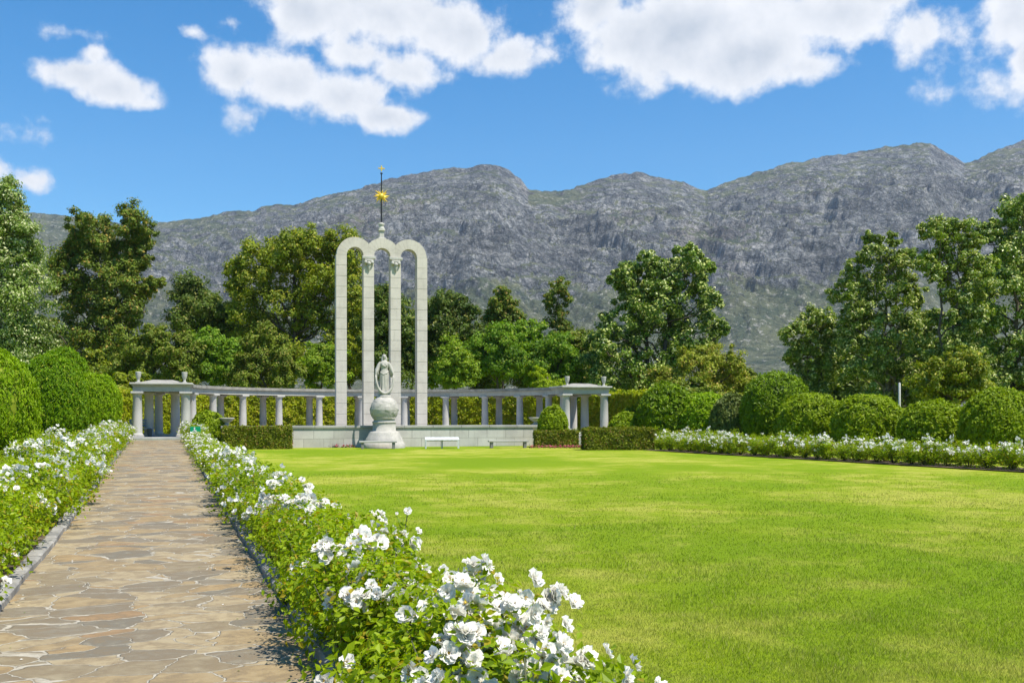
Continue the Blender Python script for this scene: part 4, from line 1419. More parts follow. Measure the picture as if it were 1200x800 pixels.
# ------------------------------------------------------------------ trees
TG = 'garden trees behind the colonnade'
tree('tall silvery green poplar at the left picture edge', 0, 66, -62, 52, 200, 480, M['lf_poplar'], 'poplar_tree', .20, seed=101, nc=16, nleaf=75, group=TG,
     lobes_px=[(-10, 222, 18), (8, 228, 16), (-20, 262, 28), (18, 262, 22), (-2, 300, 32), (28, 298, 20), (-42, 310, 26), (32, 335, 22), (0, 345, 34), (-40, 360, 30), (34, 372, 24), (8, 390, 34), (-28, 410, 36), (36, 412, 24), (8, 435, 34), (40, 445, 18), (-10, 250, 22), (22, 280, 20), (38, 390, 18)])
tree('tall brown green gum tree with separate rounded tufts, left of the colonnade', 118, 84, 60, 185, 243, 450, M['lf_gum'], 'gum_tree', .24, seed=102, nc=14, nleaf=80, group=TG,
     lobes_px=[(160, 258, 15), (165, 280, 13), (108, 262, 15), (96, 275, 12), (120, 288, 20), (88, 305, 17), (140, 300, 20), (162, 300, 12), (105, 320, 22), (80, 335, 16), (130, 330, 24), (155, 330, 16), (95, 355, 24), (125, 362, 24), (150, 358, 16), (78, 385, 18), (105, 392, 26), (140, 392, 20), (175, 335, 8), (182, 330, 6), (85, 415, 20), (125, 420, 24), (158, 410, 12), (160, 270, 12), (100, 295, 14)])
tree('dark dense round-crowned tree right of the gum tree', 228, 88, 175, 285, 316, 450, M['lf_dark'], 'broadleaf_tree', .26, nl=26, nc=16, nleaf=50, seed=103, lobe_r=.34, group=TG)
tree('large yellow green tree just left of the arches', 345, 86, 268, 425, 262, 450, M['lf_yellow'], 'broadleaf_tree', .27, seed=104, nc=15, nleaf=62, group=TG,
     lobes_px=[(345, 278, 16), (322, 292, 18), (365, 290, 17), (300, 305, 16), (285, 320, 15), (340, 305, 20), (385, 292, 15), (405, 282, 16), (412, 300, 16), (372, 315, 18), (310, 330, 20), (350, 335, 22), (395, 325, 20), (285, 350, 18), (330, 362, 22), (375, 358, 22), (410, 350, 18), (300, 385, 22), (350, 392, 24), (395, 390, 22), (280, 410, 18), (330, 420, 24), (380, 425, 24), (415, 415, 18), (272, 338, 10)])
tree('feathery olive yellow conifer behind the left pavilion', 180, 68, 128, 232, 378, 462, M['lf_olive'], 'conifer_tree', .20, nl=20, nc=14, nleaf=55, seed=105, lobe_r=.40, group=TG,
     lobes_px=[(185, 395, 12), (210, 402, 12), (165, 408, 12), (150, 425, 13), (190, 418, 15), (215, 422, 13), (140, 442, 13), (170, 440, 15), (200, 442, 15), (222, 442, 11), (230, 410, 7), (176, 390, 8)])
tree('mid green bushy tree between the conifer and the dark pointed one', 250, 72, 212, 290, 386, 465, M['lf_mid'], 'broadleaf_tree', .20, nl=14, nc=14, nleaf=60, seed=106, group=TG)
tree('narrow dark olive conifer left of the arches above the colonnade', 307, 70, 272, 345, 374, 465, M['lf_olive'], 'conifer_tree', .18, nl=16, nc=14, nleaf=60, seed=107, group=TG, flat=1.1,
     lobes_px=[(308, 388, 9), (298, 400, 11), (318, 402, 11), (288, 420, 12), (308, 420, 14), (328, 422, 12), (282, 442, 13), (305, 444, 15), (330, 445, 13), (340, 435, 8)])
tree('small light green tree right behind the left arch pillar', 378, 74, 345, 412, 395, 468, M['lf_light'], 'broadleaf_tree', .2, nl=12, nc=14, nleaf=60, seed=108, group=TG)
tree('dark tree framed by the middle arch', 452, 82, 412, 495, 326, 465, M['lf_dark'], 'broadleaf_tree', .26, nl=22, nc=14, nleaf=55, seed=109, group=TG)
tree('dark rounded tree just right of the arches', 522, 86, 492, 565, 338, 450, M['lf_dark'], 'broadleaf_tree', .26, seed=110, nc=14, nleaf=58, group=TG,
     lobes_px=[(522, 350, 11), (538, 352, 9), (508, 362, 12), (530, 370, 15), (550, 365, 9), (505, 385, 15), (528, 395, 18), (550, 392, 13), (510, 415, 16), (540, 420, 18)])
tree('soft light green willowy tree right of the arches', 533, 70, 500, 572, 396, 465, M['lf_light'], 'broadleaf_tree', .18, nl=14, nc=15, nleaf=65, seed=111, droop=.4, group=TG)
tree('mid green tree over the right arm of the colonnade', 582, 76, 545, 625, 366, 465, M['lf_mid'], 'broadleaf_tree', .21, nl=18, nc=15, nleaf=60, seed=112, group=TG)
tree('dark pointed tree rising behind the light green ones', 588, 90, 566, 612, 336, 440, M['lf_gum'], 'conifer_tree', .24, seed=113, nc=14, nleaf=55, group=TG,
     lobes_px=[(589, 346, 8), (582, 356, 9), (595, 358, 9), (576, 370, 11), (590, 374, 14), (604, 372, 9), (580, 395, 15), (600, 395, 13), (588, 415, 18)])
tree('thin sparse brownish tree standing above the others right of the arches', 652, 88, 632, 672, 325, 450, M['lf_gum'], 'conifer_tree', .22, seed=114, nc=9, nleaf=42, group=TG,
     lobes_px=[(657, 334, 9), (649, 344, 9), (662, 347, 7), (641, 352, 6), (652, 362, 10), (646, 378, 10), (658, 380, 9), (650, 398, 12), (642, 415, 12), (660, 412, 12)])
tree('mid green leafy tree left of the big dark one', 650, 78, 612, 700, 384, 465, M['lf_mid'], 'broadleaf_tree', .21, nl=16, nc=15, nleaf=58, seed=115, group=TG)
tree('small bright lime green tree above the right colonnade arm', 641, 66, 615, 668, 430, 470, M['lf_lime'], 'broadleaf_tree', .15, nl=10, nc=14, nleaf=60, seed=116, group=TG)
tree('large dark tree with pale leaf tips right of the right pavilion', 768, 76, 688, 852, 286, 490, M['lf_big'], 'broadleaf_tree', .25, seed=117, nc=13, nleaf=58, group=TG, clump_r=.34, multi=2,
     lobes_px=[(800, 298, 10), (812, 312, 12), (792, 318, 13), (755, 306, 12), (742, 318, 12), (768, 325, 15), (730, 332, 12), (752, 342, 17), (785, 345, 18), (815, 338, 14), (832, 350, 11), (735, 358, 15), (765, 368, 20), (800, 372, 18), (826, 372, 14), (842, 385, 8),
               (712, 380, 15), (742, 392, 20), (780, 400, 22), (812, 402, 16), (700, 400, 14), (715, 415, 18), (750, 425, 22), (790, 428, 20), (705, 440, 18), (735, 455, 20), (770, 455, 20), (828, 308, 6), (722, 325, 6)])
tree('pale yellowish tree right of the big dark tree', 822, 66, 760, 885, 402, 480, M['lf_pale'], 'broadleaf_tree', .17, nl=22, nc=15, nleaf=60, seed=118, group=TG, lobe_r=.42,
     lobes_px=[(822, 416, 12), (840, 418, 13), (800, 425, 12), (860, 430, 13), (785, 438, 12), (820, 438, 16), (845, 442, 16), (872, 446, 10), (775, 455, 12), (800, 458, 16), (835, 462, 16), (865, 462, 13), (768, 440, 8)])
gR = 'tall trees behind the right-hand round shrubs'
tree('slender drooping tree at the left of the right-hand group', 952, 64, 915, 992, 354, 480, M['lf_right'], 'slender_tree', .19, seed=119, nc=11, nleaf=52, group=gR, droop=.5, multi=2,
     lobes_px=[(955, 366, 11), (970, 372, 10), (940, 380, 12), (925, 390, 9), (960, 390, 13), (978, 395, 10), (940, 405, 13), (962, 412, 13), (928, 412, 9), (945, 430, 13), (970, 432, 12), (955, 455, 13), (938, 450, 9)])
tree('tall airy tree with pale tips in the middle of the right-hand group', 1042, 60, 978, 1110, 268, 500, M['lf_right'], 'airy_tree', .19, seed=120, nc=11, nleaf=56, group=gR, multi=2, bark='bark_pale', clump_r=.34,
     lobes_px=[(1025, 276, 7), (1040, 284, 7), (1015, 300, 10), (1035, 305, 13), (1058, 300, 10), (1000, 318, 11), (1022, 325, 15), (1050, 325, 15), (990, 340, 10), (1012, 348, 15), (1040, 352, 17), (1070, 345, 12), (1000, 372, 14), (1028, 378, 17), (1058, 378, 16), (1085, 372, 12),
               (990, 400, 13), (1018, 405, 17), (1048, 408, 18), (1078, 402, 15), (1000, 432, 15), (1030, 435, 18), (1062, 438, 18), (1088, 432, 14), (1010, 460, 15), (1045, 465, 18), (1080, 462, 15)])
tree('tall open branched tree between the airy tree and the dark one', 1108, 56, 1060, 1165, 246, 500, M['lf_right'], 'open_tree', .18, seed=121, nc=11, nleaf=56, group=gR, multi=2, clump_r=.34,
     lobes_px=[(1105, 262, 12), (1125, 272, 13), (1090, 272, 9), (1140, 285, 12), (1110, 292, 15), (1085, 300, 11), (1130, 308, 15), (1098, 322, 12), (1150, 312, 12), (1145, 335, 14), (1120, 345, 14), (1150, 365, 14), (1105, 375, 9), (1128, 392, 13), (1100, 410, 14), (1138, 425, 16), (1110, 440, 16), (1090, 455, 14), (1140, 455, 16)])
tree('broad dark tree filling the right picture edge', 1192, 62, 1135, 1275, 226, 500, M['lf_big'], 'broadleaf_tree', .20, seed=122, nc=13, nleaf=60, group=gR, multi=2,
     lobes_px=[(1195, 244, 14), (1175, 258, 13), (1215, 255, 18), (1240, 270, 20), (1160, 275, 10), (1190, 275, 18), (1215, 295, 22), (1170, 300, 16), (1195, 320, 20), (1230, 325, 24), (1168, 335, 17), (1195, 360, 22), (1165, 372, 16), (1230, 370, 26), (1190, 400, 22), (1160, 410, 16), (1225, 415, 26), (1180, 438, 20), (1210, 455, 24), (1155, 448, 16), (1180, 468, 18)])
tree('bright leafy tree low beneath the tall trees, behind the rightmost shrubs', 1120, 50, 1062, 1178, 402, 490, M['lf_yellow'], 'young_tree', .16, nl=16, nc=13, nleaf=55, seed=123, group=gR)

# understorey and the far wood behind everything
gU = 'background trees filling the gaps between the nearer ones'
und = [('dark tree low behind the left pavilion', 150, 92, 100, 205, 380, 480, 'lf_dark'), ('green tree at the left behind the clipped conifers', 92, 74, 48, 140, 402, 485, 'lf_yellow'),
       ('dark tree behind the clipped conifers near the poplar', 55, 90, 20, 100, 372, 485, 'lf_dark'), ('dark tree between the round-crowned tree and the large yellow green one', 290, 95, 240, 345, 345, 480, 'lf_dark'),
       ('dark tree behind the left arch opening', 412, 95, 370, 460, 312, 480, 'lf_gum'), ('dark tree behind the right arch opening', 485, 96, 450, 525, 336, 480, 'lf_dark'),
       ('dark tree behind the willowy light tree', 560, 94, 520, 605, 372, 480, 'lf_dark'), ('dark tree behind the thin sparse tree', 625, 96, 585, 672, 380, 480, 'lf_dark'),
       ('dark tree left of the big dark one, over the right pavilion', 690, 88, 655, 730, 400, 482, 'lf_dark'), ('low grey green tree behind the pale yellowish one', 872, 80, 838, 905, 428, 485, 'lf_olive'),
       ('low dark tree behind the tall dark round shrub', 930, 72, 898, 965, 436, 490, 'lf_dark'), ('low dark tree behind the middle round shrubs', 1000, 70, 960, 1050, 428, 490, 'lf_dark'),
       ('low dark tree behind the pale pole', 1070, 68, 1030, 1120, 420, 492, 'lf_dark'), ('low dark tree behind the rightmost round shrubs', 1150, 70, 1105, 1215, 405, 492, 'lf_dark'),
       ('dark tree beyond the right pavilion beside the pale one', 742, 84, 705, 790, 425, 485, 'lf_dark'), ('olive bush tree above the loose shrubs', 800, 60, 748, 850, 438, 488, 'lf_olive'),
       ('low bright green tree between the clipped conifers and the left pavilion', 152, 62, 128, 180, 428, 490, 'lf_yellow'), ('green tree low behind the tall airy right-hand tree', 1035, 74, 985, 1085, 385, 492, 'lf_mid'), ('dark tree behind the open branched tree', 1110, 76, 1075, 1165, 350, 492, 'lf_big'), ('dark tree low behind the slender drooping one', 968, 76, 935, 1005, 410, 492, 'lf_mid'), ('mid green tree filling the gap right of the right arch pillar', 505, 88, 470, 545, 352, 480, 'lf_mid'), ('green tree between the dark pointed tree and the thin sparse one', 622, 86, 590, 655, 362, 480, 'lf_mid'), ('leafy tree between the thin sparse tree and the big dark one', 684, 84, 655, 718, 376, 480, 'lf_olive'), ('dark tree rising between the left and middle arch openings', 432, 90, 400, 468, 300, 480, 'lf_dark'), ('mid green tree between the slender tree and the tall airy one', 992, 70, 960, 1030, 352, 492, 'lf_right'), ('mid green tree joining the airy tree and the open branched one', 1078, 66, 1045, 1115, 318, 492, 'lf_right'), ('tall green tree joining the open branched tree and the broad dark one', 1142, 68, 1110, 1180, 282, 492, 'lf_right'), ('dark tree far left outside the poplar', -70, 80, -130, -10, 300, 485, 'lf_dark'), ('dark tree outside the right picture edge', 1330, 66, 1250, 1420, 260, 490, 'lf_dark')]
for i, (lab, px, Y, x0, x1, yt, yb, mt) in enumerate(und):
    tree(lab, px, Y, x0, x1, yt, yb, M[mt], 'background_tree', .27, nl=14, nc=13, nleaf=48, seed=200 + i, group=gU, lobe_r=.42)


# ------------------------------------------------------------------ roses
def bloom_mesh(seed, fine=True):
    rg = np.random.default_rng(seed); V = []; F = []; mi = []
    rings = [(6, 1.0, .35), (5, .78, .85), (4, .52, 1.35)] if seed % 3 else [(6, 1.0, .2), (6, .85, .5)]
    for n, ln, lift in rings:
        ph = rg.uniform(0, 6)
        for k in range(n):
            a = ph + 2 * pi * k / n + rg.uniform(-.18, .18); tilt = lift + rg.uniform(-.2, .2); L_ = .042 * ln * rg.uniform(.85, 1.15)
            w = L_ * rg.uniform(1.05, 1.3)
            o = len(V)
            g = 3
            for i in range(g + 1):
                u = i / g
                for j in range(3):
                    v = j - 1
                    wid = w * .5 * (.30, .82, 1.12, .80)[i]
                    r = L_ * u * cos(tilt * (1 - .35 * u)); z = L_ * u * sin(tilt * (1 - .35 * u)) + .006 * (v * v) * (1 + u) - .004 * u * u * (1 - v * v) + rg.uniform(-.0022, .0022)
                    if i == g and v != 0: r *= .90
                    x, y = r, v * wid
                    V.append((x * cos(a) - y * sin(a), x * sin(a) + y * cos(a), z))
            for i in range(g):
                for j in range(2):
                    p = o + i * 3 + j; F.append((p, p + 1, p + 4, p + 3)); mi.append(0)
    o = len(V)
    for k in range(9):
        a = rg.uniform(0, 6.28); r = rg.uniform(0, .009)
        x, y = r * cos(a), r * sin(a); q = .0022
        V += [(x - q, y, .006), (x + q, y, .006), (x + q, y + q, .015), (x - q, y + q, .015)]
        F.append((o, o + 1, o + 2, o + 3)); mi.append(1); o += 4
    return np.array(V), np.array(F), np.array(mi)


BL = [bloom_mesh(s) for s in (1, 2, 3, 4, 5, 6)]
BLM = [np_mesh('bloom', v, f, [M['petal'], M['stamen']], True, m) for v, f, m in BL]


def far_blooms(P, N, rg, r=.036, npet=5):
    """merged small blooms, each of a few cupped petals"""
    n = len(P)
    out = []
    for k in range(npet):
        rd = rg.normal(size=(n, 3)); t = unit(rd - unit(N) * np.sum(rd * unit(N), 1, keepdims=True))
        nn_ = unit(N) + t * (-.4 if k < 3 else -.9)
        c = P + t * r * .5 + unit(N) * r * (.15 * k)
        v, f = leaf_quads(c, nn_, np.full(n, r * 1.5), .95, -.06, rg, tdir=t)
        out.append(v)
    V = np.concatenate(out); return V, np.arange(len(V)).reshape(-1, 4)


def bush_data(seed, w, d, h, nleaf, leaf, ncl, per, rg=None, sprig=8, bias=(0, 0, 1)):
    """leaf points, bloom spots, cane tips of one rose bush around the origin"""
    rg = np.random.default_rng(seed)
    ncane = 11
    tips = []; starts = []
    for k in range(ncane + sprig):
        a = rg.uniform(0, 2 * pi); r = sqrt(rg.random()) * .85
        tall = h * rg.uniform(.72, 1.0) * (1 - .22 * r) * (1.12 if k < 2 else 1)
        tips.append((r * w * cos(a), r * d * sin(a), tall)); starts.append((r * w * .15 * cos(a), r * d * .15 * sin(a), 0))
    tips = np.array(tips); starts = np.array(starts)
    # leaves cluster in sprays along canes and side shoots
    nspray = max(12, nleaf // 16)
    ci = rg.integers(0, len(tips), nspray); u = rg.uniform(.18, 1.0, nspray) ** .75
    base = starts[ci] + (tips[ci] - starts[ci]) * u[:, None]
    side = rg.normal(size=(nspray, 3)) * np.array([w, d, h * .35]) * .27
    sc = base + side
    sc[:, 2] = np.clip(sc[:, 2], .03, None)
    el = (sc[:, 0] / (w * 1.15)) ** 2 + (sc[:, 1] / (d * 1.15)) ** 2 + (np.clip(sc[:, 2] - h * .3, 0, None) / (h * .76)) ** 2
    f = np.where(el > 1, 1 / np.sqrt(el), 1)
    sc[:, 0] *= f; sc[:, 1] *= f; sc[:, 2] = np.where(el > 1, h * .3 + (sc[:, 2] - h * .3) * f, sc[:, 2])
    li = rg.integers(0, nspray, nleaf)
    P = sc[li] + rg.normal(size=(nleaf, 3)) * np.array([.048, .048, .042]) * (1 + h * .2)
    P[:, 2] = np.clip(P[:, 2], .02, None)
    out = P - np.array([0, 0, h * .35]); N = unit(out) * .55 + rg.normal(size=P.shape) * .55 + np.array([0, 0, .45])
    V, F = leaf_quads(P, N, leaf * rg.uniform(.6, 1.35, nleaf), .62, .10, rg)
    # blooms: clusters near the surface
    bp = []; bn = []
    for k in range(ncl):
        i = rg.integers(0, nspray)
        for _ in range(8):
            j = rg.integers(0, nspray)
            if sc[j] @ np.array([bias[0], bias[1], 1.0]) + .15 * np.linalg.norm(sc[j][:2]) > sc[i] @ np.array([bias[0], bias[1], 1.0]) + .15 * np.linalg.norm(sc[i][:2]): i = j if rg.random() < .38 else i
        c = sc[i] + unit(sc[i] - np.array([0, 0, h * .3])) * .05
        for q in range(rg.integers(max(1, per - 2), per + 3)):
            p = c + rg.normal(size=3) * np.array([.050, .050, .034]); bp.append(p); bn.append(unit(p - np.array([0, 0, h * .45])) * np.array([1.2, 1.2, .8]) + rg.normal(size=3) * .4 + np.array([.25, -.45, .15]))
    return V, F, np.array(bp), np.array(bn), starts, tips


def canes_mesh(starts, tips, seed, r=.008):
    rg = np.random.default_rng(seed); mb = MB()
    for s, t in zip(starts, tips):
        m_ = s + (t - s) * .5 + rg.normal(size=3) * .03
        mb.tube([s, m_, t * .985], [r, r * .8, r * .4], 5)
    return mb.mesh('canes', M['cane'])


import mathutils


def near_bush(root, seed, w, d, h, nleaf, leaf, ncl, per, bias):
    V, F, bp, bn, st_, tp = bush_data(seed, w, d, h, nleaf, leaf, ncl, per, bias=bias)
    link('foliage', np_mesh('foliage', V, F, M['lf_rose']), root)
    link('canes', canes_mesh(st_, tp, seed), root)
    rg = np.random.default_rng(seed + 5000)
    for p, n in (list(zip(bp, bn))[:98] if len(bp) else []):
        o = link('bloom', BLM[rg.integers(0, len(BLM))], root)
        q = mathutils.Vector(n).to_track_quat('Z', 'Y')
        e = q @ mathutils.Quaternion((0, 0, 1), rg.uniform(0, 6.28))
        o.rotation_mode = 'QUATERNION'; o.rotation_quaternion = e
        o.location = p; s = rg.uniform(.80, 1.30) * (.45 if rg.random() < .1 else 1); o.scale = (s, s, s)


# shared meshes for the bushes further off; in the middle distance each bloom cluster is a part of its own
def far_variant(i, nlf, lf, ncl, per, br):
    V, F, bp, bn, st_, tp = bush_data(900 + i, .52, .48, .81, nlf, lf, ncl, per)
    rg = np.random.default_rng(900 + i)
    fol = np_mesh('foliage', V, F, M['lf_rose'])
    bV, bF = far_blooms(bp, bn, rg, br)
    both = np_mesh('foliage', np.concatenate([V, bV]), np.concatenate([F, bF + len(V)]), [M['lf_rose'], M['petal']], False, [0] * len(F) + [1] * len(bF))
    # clusters: split blooms by nearness in order
    cl = []; cur = [0]
    for k in range(1, len(bp)):
        if np.linalg.norm(bp[k] - bp[cur[0]]) > .30: cl.append(cur); cur = []
        cur.append(k)
    cl.append(cur)
    cms = []
    for c in cl:
        cc = bp[c].mean(0); v, f = far_blooms(bp[c] - cc, bn[c], rg, br)
        cms.append((np_mesh('bloom_cluster', v, f, M['petal']), tuple(cc)))
    return fol, both, canes_mesh(st_, tp, i), cms


FARV = [far_variant(i, 1700, .062, 8 + i % 3 * 3, 5, .040) for i in range(7)]
SPARSE = [far_variant(50 + i, 2100, .056, 3 + i, 3, .038) for i in range(4)]


def far_bush(r, v):
    fol, both, cn, cms = v
    if r.location.y < 27:
        link('foliage', fol, r)
        for m_, c in cms:
            o = link('bloom_cluster', m_, r); o.location = c
    else: link('foliage', both, r)
    link('canes', cn, r)


ORD = ['first', 'second', 'third', 'fourth', 'fifth', 'sixth', 'seventh', 'eighth', 'ninth', 'tenth', 'eleventh', 'twelfth', 'thirteenth', 'fourteenth', 'fifteenth', 'sixteenth', 'seventeenth', 'eighteenth', 'nineteenth']
TENS = {20: 'twent', 30: 'thirt', 40: 'fort', 50: 'fift', 60: 'sixt', 70: 'sevent', 80: 'eight'}


def ordinal(n):
    if n <= 19: return ORD[n - 1]
    t, u = n // 10 * 10, n % 10
    return TENS[t] + ('ieth' if u == 0 else 'y-' + ORD[u - 1])


def bush_root(label, x, y, group, rz=0.0, sc=1.0):
    r = thing('rose_bush', label, 'rose bush', (x, y, float(gz(x, y)) + .03), rz, group)
    r.scale = (sc, sc, sc)
    return r


rr = random.Random(42)
# right of the path
t = 3.72; n = 0
while t < 46.8:
    n += 1
    s = (1.33 if t < 4.5 else 1.40) + rr.uniform(-.09, .09)
    x, y = pf(s, t)
    near = t < 12.5
    # amount of bloom along the bed, as seen in the photograph
    if t < 5.9: ncl, per = 19, 6
    elif t < 7.8: ncl, per = 8, 6
    elif t < 10: ncl, per = 4, 3
    elif t < 13: ncl, per = 6, 6
    else: ncl, per = 0, 0
    lab = f'white flowering rose bush beside the right path kerb, {ordinal(n)} from the camera'
    g_ = 'white rose bushes along the right side of the path'
    if near:
        r = bush_root(lab, x, y, g_, 0)
        h = .80 + rr.uniform(-.05, .06)
        if n <= 2: h = .66 + .05 * n
        near_bush(r, 600 + n, .50, .47, h, 3600 if t < 8 else 2600, .050, ncl, per, (.55, -.25))
    else:
        r = bush_root(lab, x, y, g_, rr.uniform(0, 6.28), rr.uniform(.92, 1.1))
        sparse = (t < 18 and rr.random() < .7) or rr.random() < .12
        if 24 < t < 43.6: r.scale = (1, 1, .62)
        far_bush(r, rr.choice(SPARSE if sparse else FARV))
    t += .56 if near else rr.uniform(.56, .70)
# overhanging low sprays on the path side
def sprig(label, s, t, z, seed, ncl):
    x, y = pf(s, t)
    r = thing('rose_bush', label, 'rose bush', (x, y, z), 0, 'white rose bushes along the right side of the path')
    near_bush(r, seed, .22, .20, .34, 420, .046, ncl, 3, (-.3, -.3))
sprig('low white rose spray hanging over the kerb at the bottom of the picture', .98, 5.35, .05, 701, 4)
sprig('small low white rose bush leaning over the right kerb beyond the bottom spray', 1.05, 8.6, .05, 702, 2)
for k_, (s_, t_, nm_) in enumerate(((1.86, 3.5, 'leafy low rose shoots without blooms at the bottom of the picture'), (2.22, 3.25, 'small reddish tipped rose shoots at the bottom right of the near rose bed'))):
    x, y = pf(s_, t_)
    r = thing('rose_bush', nm_, 'rose bush', (x, y, .03), 0, 'white rose bushes along the right side of the path')
    near_bush(r, 710 + k_, .16, .15, .60 - .03 * k_, 260, .048, 0, 3, (.3, -.3))
# a tall single shoot with one bloom
x, y = pf(1.80, 7.9)
r = bush_root('tall thin rose shoot with a single bloom standing above the right rose bed', x, y, 'white rose bushes along the right side of the path', 0, .86)
mbx = MB(); mbx.tube([(0, 0, 0), (.03, 0, .5), (.10, .02, 1.0)], [.007, .006, .004], 6); mbx.tube([(.06, .01, .8), (.0, 0, .98)], [.004, .003], 5)
link('canes', mbx.mesh('canes', M['cane']), r)
rg = np.random.default_rng(77)
lp = np.concatenate([np.column_stack([rg.normal(.05, .04, 60), rg.normal(0, .04, 60), rg.uniform(.45, .97, 60)])])
V, F = leaf_quads(lp, rg.normal(size=lp.shape) * .5 + np.array([0, -.2, .7]), rg.uniform(.03, .055, 60), .6, .1, rg)
link('foliage', np_mesh('foliage', V, F, M['lf_rose']), r)
for p in ((.10, .0, 1.02), (0, 0, 1.0)):
    o = link('bloom', BLM[1], r); o.location = p; o.rotation_euler = (R(60), 0, R(20)); sc_ = 1.0 if p[0] else .4; o.scale = (sc_,) * 3

# left of the path: two rows
for row, (s0, t0, nm, gg) in enumerate(((-1.80, 6.6, 'beside the left path kerb', 'white rose bushes in the front row left of the path'),
                                        (-2.75, 11.0, 'in the back row of the left bed', 'white rose bushes in the back row left of the path'))):
    t = t0; n = 0
    while t < 47.6:
        n += 1
        s = s0 + (.12 if row == 0 and t > 15 else 0) + rr.uniform(-.12, .12); x, y = pf(s, t)
        lab = f'white flowering rose bush {nm}, {ordinal(n)} from the camera'
        near = t < 13.5 and row == 0
        if near:
            r = bush_root(lab, x, y, gg)
            near_bush(r, 800 + n, .54, .5, .84 + rr.uniform(-.06, .06), 3800, .052, 4, 3, (.3, -.4))
        else:
            r = bush_root(lab, x, y, gg, rr.uniform(0, 6.28), rr.uniform(1.0, 1.2))
            far_bush(r, rr.choice(SPARSE if rr.random() < (.7 if t < 22 else .35) else FARV))
        t += rr.uniform(.62, .74) if row == 0 else rr.uniform(.75, .95)

# across the lawn on the right: two staggered rows
d = .5; n = 0
while d < RB_END - .3:
    n += 1
    x, y = rb(d, .62 + rr.uniform(-.1, .1))
    r = bush_root(f'white rose bush in the bed across the lawn, {ordinal(n)} from its far left end', x, y, 'white rose bushes in the front row across the lawn', rr.uniform(0, 6.28), rr.uniform(.82, 1.08))
    far_bush(r, rr.choice(FARV))
    d += rr.uniform(.62, .8)
d = .2; n = 0
while d < RB_END - .3:
    n += 1
    x, y = rb(d, 1.4 + rr.uniform(-.12, .12))
    r = bush_root(f'white rose bush in the back row across the lawn, {ordinal(n)} from its far left end', x, y, 'white rose bushes in the back row across the lawn', rr.uniform(0, 6.28), rr.uniform(.95, 1.15))
    far_bush(r, rr.choice(FARV + SPARSE))
    d += rr.uniform(.85, 1.15)
# a few more right of the box hedge and at the left wall end
for i, (px, Y, lab) in enumerate(((772, 48.5, 'white rose bush just right of the long box hedge'), (787, 49.5, 'white rose bush behind the bright green bushy shrub base'), (803, 50, 'white rose bush in front of the soft flat topped shrub'),
                                  (822, 46.8, 'white rose bush in front of the grey green shrub'), (838, 45.5, 'white rose bush left of the tall dark round shrub'), (666, 52.5, 'white rose bush peeping between the right box hedges'))):
    x, y = at(px, Y)
    r = bush_root(lab, x, y, 'white rose bushes near the right box hedge', i, 1.15)
    far_bush(r, FARV[i % 7])

# small red and pink bedding flowers at the foot of the wall
rg = np.random.default_rng(5)
P = []
for x0, x1, Y in ((346, 416, 49.4), (622, 684, 48.6)):
    px = rg.uniform(x0, x1, 240); yy = Y + rg.uniform(-.15, .15, 240)
    P.append(np.column_stack([(px - 600) / FPX * yy, yy, rg.uniform(.03, .14, 240)]))
P = np.concatenate(P)
V, F = leaf_quads(P, rg.normal(size=P.shape) * .5 + np.array([0, -.3, .8]), rg.uniform(.05, .10, len(P)), .9, .05, rg)
V2, F2 = leaf_quads(P + rg.normal(size=P.shape) * .05 - np.array([0, 0, .04]), rg.normal(size=P.shape) + np.array([0, 0, .5]), rg.uniform(.06, .12, len(P)), .6, .05, rg)
me = np_mesh('bedding_flowers', np.concatenate([V, V2]), np.concatenate([F, F2 + len(V)]), [M['pinkflower'], M['lf_box']], False, [0] * len(F) + [1] * len(F2))
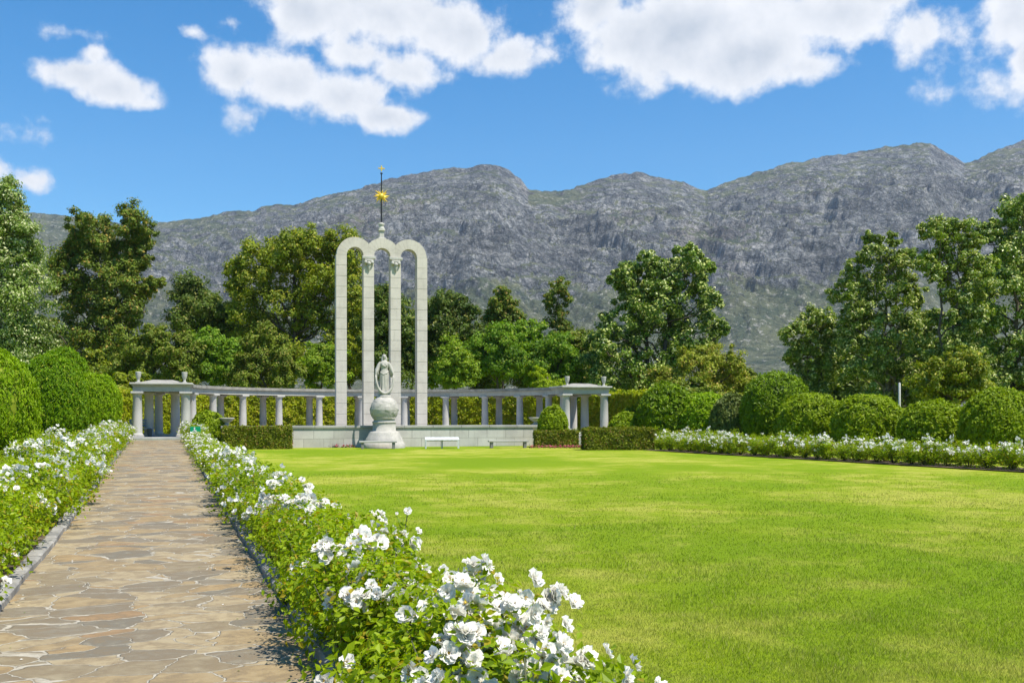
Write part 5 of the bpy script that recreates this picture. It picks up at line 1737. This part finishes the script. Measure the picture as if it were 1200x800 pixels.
tag(link('bedding_flowers', me), 'low red and pink bedding flowers along the foot of the wall', 'flowers', kind='stuff')

rg = np.random.default_rng(15)
ss = np.concatenate([rg.uniform(.35, .98, 90), rg.uniform(-1.25, -.7, 60)]); tt_ = rg.uniform(4, 26, 150)
P = PR[None] * ss[:, None] + PA[None] * tt_[:, None]
P = np.column_stack([P, gz(P[:, 0], P[:, 1]) + .036])
V, F = leaf_quads(P, rg.normal(size=P.shape) * .15 + np.array([0, 0, 1.]), rg.uniform(.012, .028, 150), .8, .1, rg)
tag(link('fallen_petals', np_mesh('fallen_petals', V, F, [M['petal'], M['lf_gum']], False, (rg.random(150) < .6).astype(int))), 'fallen petals and dry leaves scattered along the path edges', 'petals', kind='stuff')

# ------------------------------------------------------------------ grass blades
def grass():
    rg = np.random.default_rng(9)
    N = 420000
    px = rg.uniform(150, 1420, N); py = HOR + 70 + (rg.random(N)) * 330
    Y = FPX * EYE / (py - HOR); X = (px - 600) / FPX * Y
    s = PR[0] * X + PR[1] * Y
    keep = (s > 2.1)
    rel = np.stack([X, Y], 1) - RB0; keep &= (rel @ RBn) < -.05
    X, Y = X[keep], Y[keep]; n = len(X)
    Z = gz(X, Y)
    h = rg.uniform(.014, .034, n) * (1 + .8 * np.clip(perlin(X * 2.2, Y * 2.2) + perlin(X * .5, Y * .5), -.5, 1)); w = .0016 * np.clip(Y / 6, 1, 3.2) * rg.uniform(.8, 1.5, n)
    a = rg.uniform(0, 2 * pi, n); lean = rg.uniform(.1, .95, n) * h
    la = rg.uniform(0, 2 * pi, n)
    V = np.empty((n, 3, 3), np.float32)
    V[:, 0] = np.stack([X - w * np.cos(a), Y - w * np.sin(a), Z], 1)
    V[:, 1] = np.stack([X + w * np.cos(a), Y + w * np.sin(a), Z], 1)
    V[:, 2] = np.stack([X + lean * np.cos(la), Y + lean * np.sin(la), Z + h], 1)
    tag(link('grass', np_mesh('grass', V.reshape(-1, 3), np.arange(3 * n).reshape(n, 3), M['blade'])), 'short mown green grass blades on the lawn', 'grass', kind='stuff')


grass()
